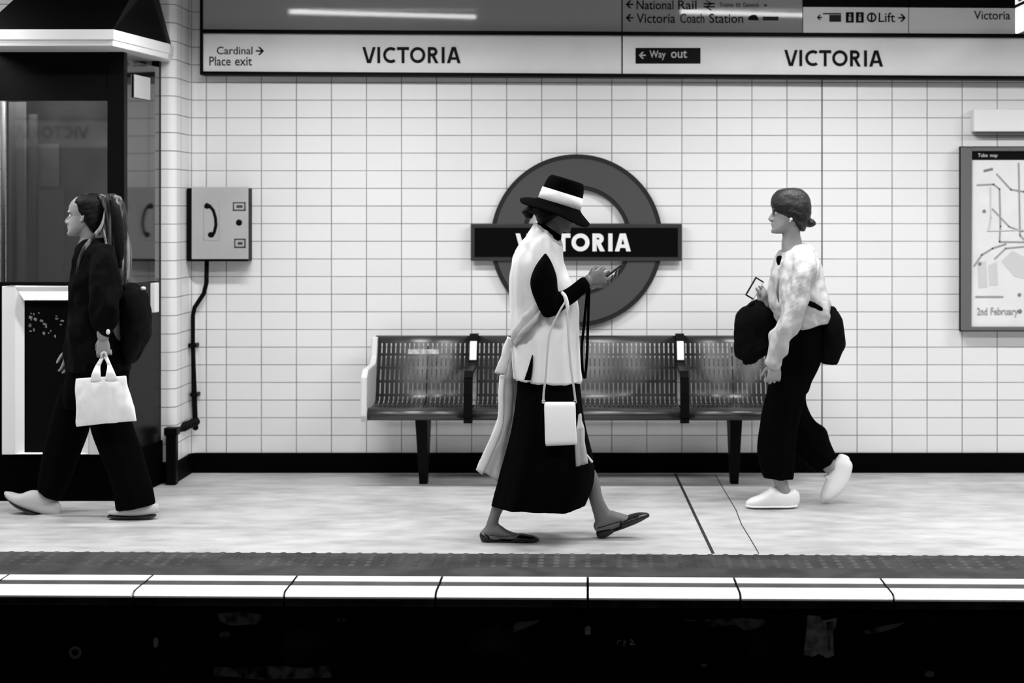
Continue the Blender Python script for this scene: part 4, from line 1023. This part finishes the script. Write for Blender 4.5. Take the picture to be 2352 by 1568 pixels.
f.loft(b, [(1376, 1222, 1379, 1230, .022, .05), (1404, 1214, 1407, 1222, .026, .05), (1434, 1202, 1437, 1211, .040, .05), (1464, 1189, 1467, 1199, .040, .05), (1488, 1179, 1490, 1187, .018, .05)], n=20)
f.loft(b, [(1426, 1190, 1430, 1210, .046, .05), (1446, 1182, 1450, 1204, .049, .05), (1466, 1177, 1469, 1196, .044, .05), (1484, 1177, 1487, 1188, .022, .05)], n=20)
f.tube(b, [(1376, 1212, .016), (1396, 1206, .010), (1428, 1196, .006)], .0035, 8); f.tube(b, [(1376, 1212, .084), (1396, 1206, .090), (1428, 1196, .094)], .0035, 8); f.tube(b, [(1376, 1212, .016), (1370, 1212, .05), (1376, 1212, .084)], .0035, 8)
b.build('shoe', M['leather_black'], wh, smooth=True, remesh=.0035)
# telephone in her hands
ph = MB(); a_ = f.P(1377, 647, -.045); c_ = f.P(1428, 608, -.045); u_ = (c_-a_).normalized(); w_ = V((0, 1, 0)); n_ = u_.cross(w_).normalized()
def slab(mb, a, c, w, hw, n, th):
    q = [a-w*hw, c-w*hw, c+w*hw, a+w*hw]; mb.hexa([v-n*th for v in q], [v+n*th for v in q])
slab(ph, a_, c_, w_, .036, n_, .0045)
pho = ph.build('mobile_phone', M['phone'], bevel=.003); tag(pho, 'thin black phone held by the person in the hat', 'phone')
# white shoulder bag hanging from the forearm
hb = thing('handbag', tuple(f.P(1288, 1023, -.24)), 'small white rectangular handbag hanging in front of the long black skirt', 'handbag')
b = MB()
f.loft(b, [(1251, 923, 1320, 923, .012, -.235), (1250, 935, 1322, 933, .022, -.235), (1251, 970, 1323, 968, .028, -.235), (1252, 1010, 1325, 1008, .026, -.235), (1254, 1023, 1325, 1020, .018, -.235)], n=40, exp=7, caps=('flat', 'flat'))
b.build('bag_body', M['leather_white'], hb, smooth=True, bevel=0, remesh=.004, relax=1)
if 0: b = MB(); f.loft(b, [(1250, 922, 1321, 922, .014, -.238), (1249, 934, 1322, 932, .0265, -.238), (1250, 950, 1323, 948, .030, -.238)], n=40, exp=7, caps=('flat', 'flat'))
M['strap_grey'] = mat('pale_strap', .55, .5)
b = MB()
f.tube(b, [(1248, 924, -.235), (1249, 900, -.24), (1254, 860, -.245), (1258, 800, -.245), (1264, 760, -.24), (1285, 715, -.236), (1299, 690, -.226), (1296, 674, -.19), (1290, 668, -.16)], .0048, 8, flat=.5)
f.tube(b, [(1322, 921, -.235), (1318, 890, -.24), (1312, 850, -.245), (1306, 780, -.245), (1303, 720, -.236), (1299, 692, -.222), (1292, 676, -.19)], .0048, 8, flat=.5)
b.build('strap', M['strap_grey'], hb, smooth=True)
b = MB(); f.tube(b, [(1290, 672, -.19), (1297, 679, -.212), (1302, 692, -.222), (1304, 710, -.222), (1301, 722, -.20)], .0085, 10, flat=.6, sub=5); b.build('strap_loop', M['canvas'], hb, smooth=True)
for x in (1248, 1321):
    b = MB(); c2 = f.P(x, 922, -.235); b.ring2d(c2.x, c2.z, .005, .009, c2.y-.002, c2.y+.002, n=14); b.build('ring', M['chrome'], hb, smooth=True)
# black cord looped from the wrist
b = MB()
f.tube(b, [(1350, 662, -.13), (1346, 700, -.12), (1340, 760, -.115), (1336, 800, -.11), (1338, 850, -.11), (1342, 868, -.11)], .0062, 8, flat=.4)
f.tube(b, [(1353, 662, -.13), (1352, 700, -.11), (1350, 760, -.105), (1348, 820, -.10), (1344, 868, -.10)], .0062, 8, flat=.4)
tag(b.build('lanyard', M['cloth_black'], smooth=True), 'long black looped cord hanging from the wrist of the person in the hat', 'cord')

# ================= woman on the right, walking left
f = Fig(8.25); k = f.k
wr = thing('person', tuple(V((f.P(1800, 1163).x, 8.25, 0))), 'person in a pale denim jacket and black trousers with a low dark bun', 'person')
B = MB(); hh = 101*k
pt = head(B, f.P(1812, 536), pxdir(-1, .03), pxdir(.03, -1), hh)
f.loft(B, [(1796, 586, 1836, 578, .055), (1795, 562, 1842, 556, .054), (1797, 545, 1838, 540, .05), (1798, 525, 1838, 520, .05)], n=20)
f.loft(B, [(1802, 604, 1842, 600, .08), (1790, 630, 1862, 622, .135), (1782, 680, 1872, 680, .14), (1792, 740, 1880, 740, .14), (1795, 800, 1876, 800, .155), (1795, 850, 1870, 850, .15)], n=24)
f.loft(B, [(1780, 860, 1835, 860, .07, -.07), (1770, 960, 1815, 960, .06, -.06), (1768, 1060, 1806, 1060, .048, -.05), (1778, 1110, 1810, 1110, .034, -.05), (1786, 1130, 1820, 1130, .03, -.05), (1785, 1146, 1826, 1146, .028, -.05)], n=18)
f.loft(B, [(1725, 1150, 1725, 1158, .025, -.05), (1750, 1142, 1750, 1160, .035, -.05), (1785, 1130, 1785, 1160, .034, -.05), (1815, 1132, 1815, 1160, .03, -.05)], n=16)
f.loft(B, [(1825, 860, 1856, 860, .06, .08), (1812, 930, 1842, 925, .055, .08), (1828, 990, 1856, 975, .048, .08), (1864, 1040, 1890, 1016, .04, .08), (1890, 1078, 1915, 1055, .032, .08), (1905, 1090, 1938, 1066, .03, .08)], n=18)
f.loft(B, [(1905, 1068, 1945, 1066, .026, .08), (1898, 1100, 1936, 1100, .032, .08), (1890, 1128, 1916, 1132, .036, .08)], n=16)
# arms
f.loft(B, [(1828, 600, 1868, 600, .04, -.17), (1815, 680, 1848, 680, .036, -.2), (1798, 740, 1828, 740, .032, -.21), (1780, 800, 1804, 806, .027, -.21), (1770, 828, 1792, 834, .024, -.21)], n=16)
f.loft(B, [(1812, 610, 1842, 610, .04, .16), (1776, 690, 1806, 690, .036, .18), (1752, 728, 1775, 742, .034, .18)], n=16)
f.loft(B, [(1752, 740, 1778, 728, .03, .18), (1744, 700, 1762, 696, .026, .15), (1738, 672, 1754, 668, .022, .13)], n=16)
hand(B, f.P(1781, 832, -.21), pxdir(-.1, 1, 0), pxdir(-.2, 0, .95), pxdir(-1, -.1, .15), .165, curls=[(45, 60, 40), (50, 65, 40), (55, 65, 40), (58, 65, 40)], tcurl=30)
hand(B, f.P(1754, 690, .13), pxdir(-.12, -.98, 0), pxdir(.95, -.2, .2), pxdir(-.3, .1, .9), .140, curls=[(55, 60, 40), (58, 62, 40), (60, 64, 40), (62, 66, 40)], tcurl=10)
B.build('body', M['skin2'], wr, smooth=True, remesh=.0042, relax=2)
eyes(pt, hh, wr)
b = MB()
side = V((0, 1, 0))
for sd in (-1, 1): 
    c2 = pt(.372, .485, .12*sd); vs = []
    b.tube([c2+V((.0*cos(2*pi*i/12), .017*cos(2*pi*i/12), .014*sin(2*pi*i/12))) for i in range(13)], .0011, 6)
    b.tube([pt(.37, .50, .2*sd), pt(.2, .50, .31*sd), pt(-.05, .48, .345*sd)], .0011, 6)
b.build('glasses', M['dark_line'], wr, smooth=True)
b = MB()
# hair: shell over the skull swept back to a low bun
f.loft(b, [(1808, 431.5, 1822, 431, .012), (1796, 434, 1834, 433, .035), (1785, 438, 1845, 437, .053), (1776, 446, 1854, 445, .069), (1771, 458, 1861, 457, .079), (1771, 472, 1864, 474, .087), (1778, 486, 1863, 490, .089), (1797, 499, 1860, 504, .087), (1818, 511, 1855, 516, .074), (1829, 522, 1849, 526, .05)], n=36, exp=2.1, caps=('flat', 'round'))
b.ball(f.P(1861, 512), (.026, .032, .024)); b.ball(f.P(1852, 508), (.022, .028, .022)); b.ball(f.P(1868, 513), (.014, .02, .014))
b.build('hair', M['hair2'], wr, smooth=True, remesh=.0045, relax=2, wrinkle=(.003, 50, (.5, 1, 1)))
b = MB(); b.ball(f.P(1817, 503, -.080), (.008, .006, .007)); f.tube(b, [(1817, 503, -.083), (1814, 510, -.082)], .0025, 8); tag(b.build('earphone', M['white'], smooth=True), 'tiny white earphone in the ear of the person with the bun', 'earphone')
# jacket with sleeves
b = MB()
f.loft(b, [(1792, 580, 1852, 556, .070), (1786, 592, 1868, 570, .105), (1778, 606, 1880, 592, .145), (1772, 630, 1889, 622, .170), (1766, 660, 1896, 655, .175), (1764, 690, 1903, 685, .175), (1774, 715, 1910, 708, .172), (1786, 738, 1914, 724, .168), (1800, 757, 1912, 738, .160)], n=48, sub=6, exp=2.15, caps=('flat', 'flat'))
f.loft(b, [(1832, 582, 1872, 576, .045, -.145), (1822, 612, 1878, 606, .062, -.175), (1812, 650, 1868, 648, .066, -.195), (1802, 690, 1856, 692, .062, -.208), (1788, 726, 1842, 732, .056, -.214), (1774, 762, 1826, 774, .052, -.216), (1766, 792, 1810, 806, .047, -.215), (1763, 815, 1799, 827, .040, -.213), (1761, 830, 1796, 839, .036, -.212)], n=32, sub=5)
f.loft(b, [(1800, 600, 1840, 594, .045, .145), (1776, 650, 1824, 650, .058, .175), (1748, 700, 1806, 708, .058, .185), (1738, 722, 1792, 742, .054, .185), (1744, 744, 1780, 752, .046, .18)], n=28)
f.loft(b, [(1742, 745, 1786, 738, .046, .185), (1738, 712, 1780, 706, .044, .165), (1741, 684, 1768, 680, .034, .14), (1741, 672, 1760, 668, .028, .13)], n=28)
b.build('jacket', M['jacket'], wr, smooth=True, remesh=.006, relax=1, wrinkle=(.020, 20, (1.4, 1, .45)))
b = MB(); f.loft(b, [(1783, 592, 1796, 590, .016, -.112), (1783, 600, 1794, 598, .018, -.120), (1786, 608, 1791, 607, .012, -.128)], n=16); b.build('dark_top', M['cloth_black'], wr, smooth=True)
b = MB(); f.tube(b, [(1789, 638, -.150), (1787, 655, -.158), (1786, 672, -.162), (1789, 695, -.158)], [.002, .006, .007, .002], 8, flat=.5); b.build('jacket_fold_shade', M['frame_grey'], wr, smooth=True)  # dark strip standing in for shade in the front folds
b = MB(); f.tube(b, [(1846, 692, -.172), (1868, 700, -.168), (1888, 712, -.13), (1904, 728, -.05)], [.010, .014, .013, .008], 10); b.build('waist_strap', M['cloth_black'], wr, smooth=True)
# wide trousers
b = MB()
f.loft(b, [(1788, 742, 1894, 736, .145), (1782, 780, 1896, 778, .160), (1774, 830, 1886, 830, .165), (1768, 870, 1868, 868, .150), (1764, 900, 1856, 898, .145)], n=40, sub=5, caps=('round', 'flat'))
f.loft(b, [(1775, 800, 1870, 800, .09, -.06), (1766, 860, 1858, 860, .095, -.065), (1757, 910, 1848, 910, .095, -.065), (1748, 960, 1838, 960, .095, -.06), (1743, 1010, 1832, 1010, .095, -.055), (1742, 1050, 1826, 1050, .092, -.05), (1754, 1096, 1820, 1100, .088, -.05)], n=44, sub=5, caps=('round', 'flat'), fold=(.05, 5, .3, lambda t: t))
f.loft(b, [(1800, 800, 1884, 800, .09, .07), (1800, 870, 1864, 862, .095, .075), (1797, 925, 1850, 915, .095, .08), (1800, 985, 1862, 958, .095, .08), (1822, 1030, 1892, 985, .090, .08), (1846, 1062, 1908, 1015, .084, .08), (1874, 1085, 1924, 1047, .074, .08)], n=44, sub=5, caps=('round', 'flat'), fold=(.05, 5, 1.3, lambda t: t))
b.build('trousers', M['cloth_black'], wr, smooth=True, remesh=.007, relax=2, wrinkle=(.012, 10, (1, 1, .4)))
def trainer(px, name, m, par, sole=None):
    b = MB()
    for s_ in px: f.loft(b, s_, n=24, exp=2.4)
    return b.build(name, m, par, smooth=True, remesh=.004, relax=2)
trainer([[(1716, 1150, 1716, 1160, .022, -.05), (1724, 1144, 1724, 1162, .036, -.05), (1742, 1137, 1742, 1163, .044, -.05), (1760, 1127, 1760, 1163, .043, -.05), (1776, 1116, 1776, 1163, .040, -.05), (1792, 1126, 1792, 1163, .038, -.05), (1810, 1126, 1810, 1163, .037, -.05), (1823, 1122, 1823, 1163, .033, -.05), (1830, 1126, 1830, 1160, .022, -.05)]], 'trainer', M['shoe_white'], wr)
b = MB(); f.loft(b, [(1714, 1158, 1714, 1163, .024, -.05), (1730, 1158, 1730, 1164, .044, -.05), (1770, 1158, 1770, 1164, .045, -.05), (1810, 1158, 1810, 1164, .040, -.05), (1830, 1157, 1830, 1163, .026, -.05)], n=24, exp=3); b.build('sole', M['white'], wr, smooth=True)
trainer([[(1924, 1048, 1952, 1056, .026, .08), (1914, 1060, 1958, 1068, .036, .08), (1904, 1080, 1954, 1090, .038, .08), (1896, 1102, 1946, 1112, .042, .08), (1888, 1122, 1932, 1130, .045, .08), (1884, 1138, 1914, 1144, .040, .08), (1886, 1148, 1900, 1150, .022, .08)], [(1893, 1096, 1910, 1090, .022, .08), (1900, 1100, 1925, 1098, .035, .08)]], 'trainer', M['shoe_white'], wr)
# her phone, in a clear rimmed case
o = MB(); cc = f.P(1733, 662, .10); ax_ = pxdir(.50, -.86); bx_ = V((.72, .60, -.10)); bx_ = (bx_-ax_*bx_.dot(ax_)).normalized(); nn = ax_.cross(bx_)
slab(o, cc-ax_*.055, cc+ax_*.055, bx_, .036, nn, .004)
p2 = o.build('mobile_phone', M['phone'], bevel=.003); tag(p2, 'phone with a bright screen held by the person with the hair bun', 'phone')
o = MB(); sg = -1 if nn.y > 0 else 1
slab(o, cc-ax_*.047+nn*sg*.0045, cc+ax_*.047+nn*sg*.0045, bx_, .029, nn, .0008); o.build('screen', M['screen'], p2)
# black tote in front and black bag behind
tb = thing('tote_bag', tuple(f.P(1735, 830, .1)), 'large soft black bag carried in front of the person with the hair bun', 'bag')
b = MB(); f.loft(b, [(1716, 700, 1756, 700, .05, .11), (1698, 712, 1770, 708, .07, .10), (1689, 740, 1792, 730, .085, .09), (1687, 775, 1796, 765, .090, .09), (1686, 805, 1792, 795, .088, .09), (1690, 820, 1770, 812, .075, .09), (1706, 829, 1742, 826, .05, .09)], n=36, sub=5, exp=2.6); b.build('bag_body', M['cloth_char'], tb, smooth=True, remesh=.006, relax=2, wrinkle=(.010, 14, (1, 1, 1)))
b = MB(); f.tube(b, [(1722, 702, .06), (1730, 696, .08), (1745, 696, .14), (1758, 700, .17)], .008, 8); b.build('handle', M['cloth_char'], tb, smooth=True)
bb = thing('backpack', tuple(f.P(1910, 836, 0)), 'small black bag slung behind the hip of the person with the hair bun', 'bag')
b = MB(); f.loft(b, [(1892, 714, 1920, 712, .05, -.02), (1880, 735, 1932, 728, .09, -.02), (1878, 765, 1938, 755, .105, -.02), (1878, 795, 1940, 790, .105, -.02), (1880, 818, 1930, 815, .095, -.02), (1886, 833, 1921, 835, .07, -.02)], n=36, sub=5, exp=2.8, caps=('round', 'flat')); b.build('bag_body', M['cloth_char'], bb, smooth=True, remesh=.006, relax=2, wrinkle=(.008, 14, (1, 1, 1)))
b = MB(); f.tube(b, [(1914, 716, -.02), (1913, 706, -.03), (1919, 712, -.03)], .005, 8); b.build('strap_tab', M['cloth_char'], bb, smooth=True)

# ================= woman on the left, walking left with a white tote
f = Fig(7.98); k = f.k
wl = thing('person', tuple(V((f.P(205, 1187).x, 7.98, 0))), 'person in dark clothes with a long light ponytail, walking left past the booth', 'person')
B = MB(); hh = 98*k
pt = head(B, f.P(194, 541), pxdir(-1, .05), pxdir(.05, -1), hh)
f.loft(B, [(170, 590, 235, 575, .07), (180, 560, 228, 552, .055), (186, 542, 226, 534, .05), (186, 522, 226, 518, .05)], n=20)
f.loft(B, [(188, 606, 252, 600, .10), (180, 645, 272, 640, .13), (176, 720, 280, 720, .13), (170, 790, 285, 790, .14), (170, 870, 282, 870, .15)], n=24)
f.loft(B, [(200, 880, 280, 880, .075, -.07), (215, 980, 285, 980, .065, -.07), (250, 1070, 318, 1070, .055, -.07), (290, 1140, 335, 1140, .04, -.07), (300, 1165, 345, 1165, .034, -.07)], n=18)
f.loft(B, [(150, 880, 230, 880, .075, .07), (130, 960, 200, 960, .065, .07), (112, 1050, 160, 1060, .05, .07), (95, 1110, 130, 1130, .038, .07), (85, 1130, 125, 1155, .034, .07)], n=18)
f.loft(B, [(25, 1134, 22, 1140, .02, .07), (50, 1138, 42, 1152, .034, .07), (85, 1130, 72, 1165, .034, .07), (118, 1140, 108, 1174, .03, .07)], n=16)
f.loft(B, [(258, 1174, 258, 1180, .025, -.07), (285, 1168, 285, 1182, .034, -.07), (345, 1160, 345, 1182, .03, -.07)], n=16)
f.loft(B, [(226, 606, 258, 606, .036, -.16), (226, 660, 256, 660, .034, -.195), (222, 720, 254, 720, .032, -.21), (222, 762, 250, 762, .026, -.215), (224, 776, 250, 776, .024, -.215)], n=16)
f.loft(B, [(190, 600, 235, 600, .042, .16), (170, 680, 212, 680, .038, .19), (160, 760, 192, 760, .03, .19), (152, 800, 175, 800, .024, .18)], n=16)
hand(B, f.P(237, 774, -.215), pxdir(.02, 1, 0), pxdir(.1, 0, .99), pxdir(-1, 0, .05), .155, curls=[(50, 75, 50), (55, 78, 50), (58, 78, 50), (60, 78, 50)], tcurl=35)
hand(B, f.P(162, 800, .18), pxdir(-.1, 1, 0), pxdir(.1, 0, -.99), pxdir(-1, 0, -.05), .155, curls=[(25, 35, 25)]*4, tcurl=20)
B.build('body', M['skin2'], wl, smooth=True, remesh=.0042, relax=2)
eyes(pt, hh, wl)
b = MB()
f.loft(b, [(200, 443.5, 212, 443.5, .012), (190, 446, 222, 445, .04), (180, 451, 231, 450, .058), (173, 458, 237, 457, .070), (170, 467, 241, 465, .078), (174, 478, 242, 480, .081), (182, 492, 241, 495, .081), (194, 508, 238, 510, .079), (206, 522, 234, 524, .07), (212, 532, 230, 534, .045)], n=34, caps=('flat', 'round'))
b.build('hair', M['hair'], wl, smooth=True, remesh=.0045, relax=2, wrinkle=(.003, 50, (.5, 1, 1)))
b = MB()
f.loft(b, [(228, 452, 240, 446, .03), (232, 458, 262, 445, .045), (236, 478, 280, 460, .052), (240, 505, 290, 492, .056), (243, 540, 295, 535, .058), (246, 575, 298, 578, .058), (252, 610, 296, 618, .055), (262, 645, 290, 655, .04)], n=40, sub=6, fold=(.12, 9, 0, lambda t: .5+t))
po = b.build('ponytail', M['hair_light'], wl, smooth=True, wrinkle=(.012, 26, (1, 1, .15)))
b = MB(); f.loft(b, [(250, 462, 262, 456, .012, -.040), (256, 490, 276, 480, .020, -.046), (256, 530, 284, 524, .022, -.048), (258, 570, 286, 568, .020, -.048), (262, 610, 282, 612, .012, -.046)], n=20); tag(b.build('dark_strand', M['hair'], po, smooth=True), 'dark underlayer of the ponytail')
b = MB(); f.tube(b, [(240, 484, -.045), (237, 505, -.066), (230, 524, -.078), (214, 545, -.095), (196, 568, -.115), (182, 598, -.13), (175, 634, -.14)], [.003, .006, .009, .011, .012, .010, .004], 10)
f.tube(b, [(238, 525, -.060), (242, 550, -.09), (249, 578, -.13), (258, 610, -.17), (264, 640, -.185)], [.003, .006, .007, .006, .003], 8); b.build('loose_lock', M['hair_light'], wl, smooth=True)
# dark jacket
b = MB()
f.loft(b, [(184, 560, 240, 547, .078), (175, 580, 262, 562, .13), (169, 608, 282, 598, .168), (166, 650, 286, 645, .175), (162, 700, 283, 700, .17), (158, 750, 283, 750, .17), (155, 800, 286, 800, .175), (154, 850, 298, 850, .17)], n=44, sub=5, caps=('flat', 'flat'))
f.loft(b, [(214, 580, 264, 576, .05, -.15), (206, 620, 276, 615, .064, -.18), (204, 670, 276, 668, .066, -.205), (206, 715, 272, 712, .060, -.215), (212, 745, 266, 742, .050, -.218), (218, 764, 258, 760, .040, -.216)], n=32)
f.loft(b, [(192, 590, 240, 586, .05, .15), (168, 660, 222, 660, .06, .19), (156, 740, 204, 740, .05, .19), (152, 790, 184, 790, .038, .18)], n=28)
b.build('jacket', M['cloth_char'], wl, smooth=True, remesh=.006, relax=2, wrinkle=(.022, 12, (1, 1, .7)))
# trousers
b = MB()
f.loft(b, [(158, 830, 298, 830, .165), (152, 880, 292, 880, .170), (148, 910, 292, 910, .160), (150, 935, 288, 935, .120)], n=40, caps=('round', 'flat'))
f.loft(b, [(205, 880, 292, 880, .09, -.07), (207, 940, 296, 935, .095, -.07), (210, 985, 306, 980, .095, -.07), (230, 1040, 324, 1030, .095, -.07), (250, 1090, 338, 1080, .092, -.07), (262, 1130, 350, 1120, .090, -.07), (268, 1172, 357, 1156, .085, -.07)], n=44, sub=5, caps=('round', 'flat'), fold=(.04, 5, 0, lambda t: t))
f.loft(b, [(145, 880, 225, 880, .09, .07), (128, 930, 212, 940, .095, .07), (114, 980, 203, 990, .095, .07), (102, 1030, 184, 1042, .092, .07), (94, 1075, 164, 1095, .088, .07), (88, 1120, 138, 1150, .078, .07)], n=44, sub=5, caps=('round', 'flat'), fold=(.04, 5, 1, lambda t: t))
b.build('trousers', M['cloth_black'], wl, smooth=True, remesh=.007, relax=2)
trainer([[(14, 1128, 12, 1136, .016, .07), (26, 1130, 20, 1146, .032, .07), (46, 1134, 38, 1158, .042, .07), (70, 1126, 60, 1168, .043, .07), (94, 1128, 84, 1176, .040, .07), (116, 1138, 108, 1181, .036, .07), (134, 1152, 128, 1184, .026, .07)]], 'shoe', M['shoe_grey'], wl)
b = MB(); f.loft(b, [(14, 1136, 12, 1141, .016, .07), (38, 1154, 35, 1160, .042, .07), (60, 1166, 57, 1172, .044, .07), (90, 1178, 87, 1183, .042, .07), (128, 1184, 126, 1188, .030, .07)], n=24); b.build('sole', M['sole_dark'], wl, smooth=True)
trainer([[(251, 1172, 251, 1181, .022, -.07), (264, 1168, 264, 1182, .038, -.07), (285, 1162, 285, 1183, .044, -.07), (305, 1160, 305, 1184, .042, -.07), (330, 1156, 330, 1183, .038, -.07), (350, 1152, 350, 1180, .034, -.07), (359, 1156, 359, 1178, .022, -.07)]], 'shoe', M['shoe_grey'], wl)
b = MB(); f.loft(b, [(250, 1182, 250, 1187, .024, -.07), (275, 1183, 275, 1188, .044, -.07), (320, 1183, 320, 1188, .042, -.07), (355, 1181, 355, 1187, .030, -.07)], n=24, exp=3); b.build('sole', M['sole_dark'], wl, smooth=True)
# dark round bag on her back, white canvas tote
bp_ = thing('backpack', tuple(f.P(310, 830, 0)), 'rounded dark backpack on the back of the person with the ponytail', 'bag')
b = MB(); f.loft(b, [(284, 664, 320, 660, .07), (284, 680, 334, 676, .11), (283, 710, 340, 704, .13), (283, 745, 343, 742, .135), (284, 780, 338, 776, .13), (287, 805, 325, 805, .11), (292, 826, 308, 830, .07)], n=36, sub=5, exp=2.4); b.build('bag_body', M['cloth_char'], bp_, smooth=True, remesh=.006, relax=2, wrinkle=(.008, 14, (1, 1, 1)))
b = MB(); f.tube(b, [(280, 690, -.10), (272, 640, -.13), (255, 598, -.14), (235, 585, -.13), (215, 610, -.155)], .011, 8, flat=.4); b.build('shoulder_strap', M['cloth_char'], bp_, smooth=True)
b = MB(); b.ball(f.P(329, 662, -.04), (.014, .008, .009)); b.build('buckle', M['white'], bp_, smooth=True)
tt = thing('canvas_tote', tuple(f.P(243, 980, -.25)), 'white canvas tote bag with two handles, carried low by the person with the ponytail', 'bag')
b = MB(); f.loft(b, [(175, 870, 290, 862, .010, -.245), (175, 888, 293, 880, .020, -.245), (175, 915, 299, 905, .027, -.245), (175, 945, 306, 933, .027, -.245), (175, 968, 311, 954, .020, -.245), (176, 979, 313, 966, .012, -.245)], n=60, sub=6, exp=3.2, caps=('flat', 'flat')); b.build('bag_body', M['canvas'], tt, smooth=True, remesh=.004, wrinkle=(.006, 12, (1, 1, .8)))
for (pa, pb) in ((-.266, -1), (-.226, 1)):
    b = MB()
    f.loft(b, [(207, 874, 232, 872, .004, pa), (212, 855, 231, 856, .004, pa), (220, 838, 231, 840, .004, pa+.02*(1 if pb < 0 else -1)), (230, 822, 238, 824, .005, -.238)], n=12)
    f.loft(b, [(241, 872, 270, 870, .004, pa), (244, 855, 263, 854, .004, pa), (246, 838, 256, 838, .004, pa+.02*(1 if pb < 0 else -1)), (238, 820, 248, 820, .005, -.238)], n=12)
    f.tube(b, [(233, 824, -.238), (234, 812, -.24), (242, 810, -.24), (244, 822, -.238)], .006, 8)
    b.build('handle', M['canvas'], tt, smooth=True)
b = MB(); b.ball(f.P(248, 762, -.262), (.010, .004, .013)); tag(b.build('wrist_watch', M['white'], smooth=True), 'small white watch on the wrist above the canvas tote', 'watch')
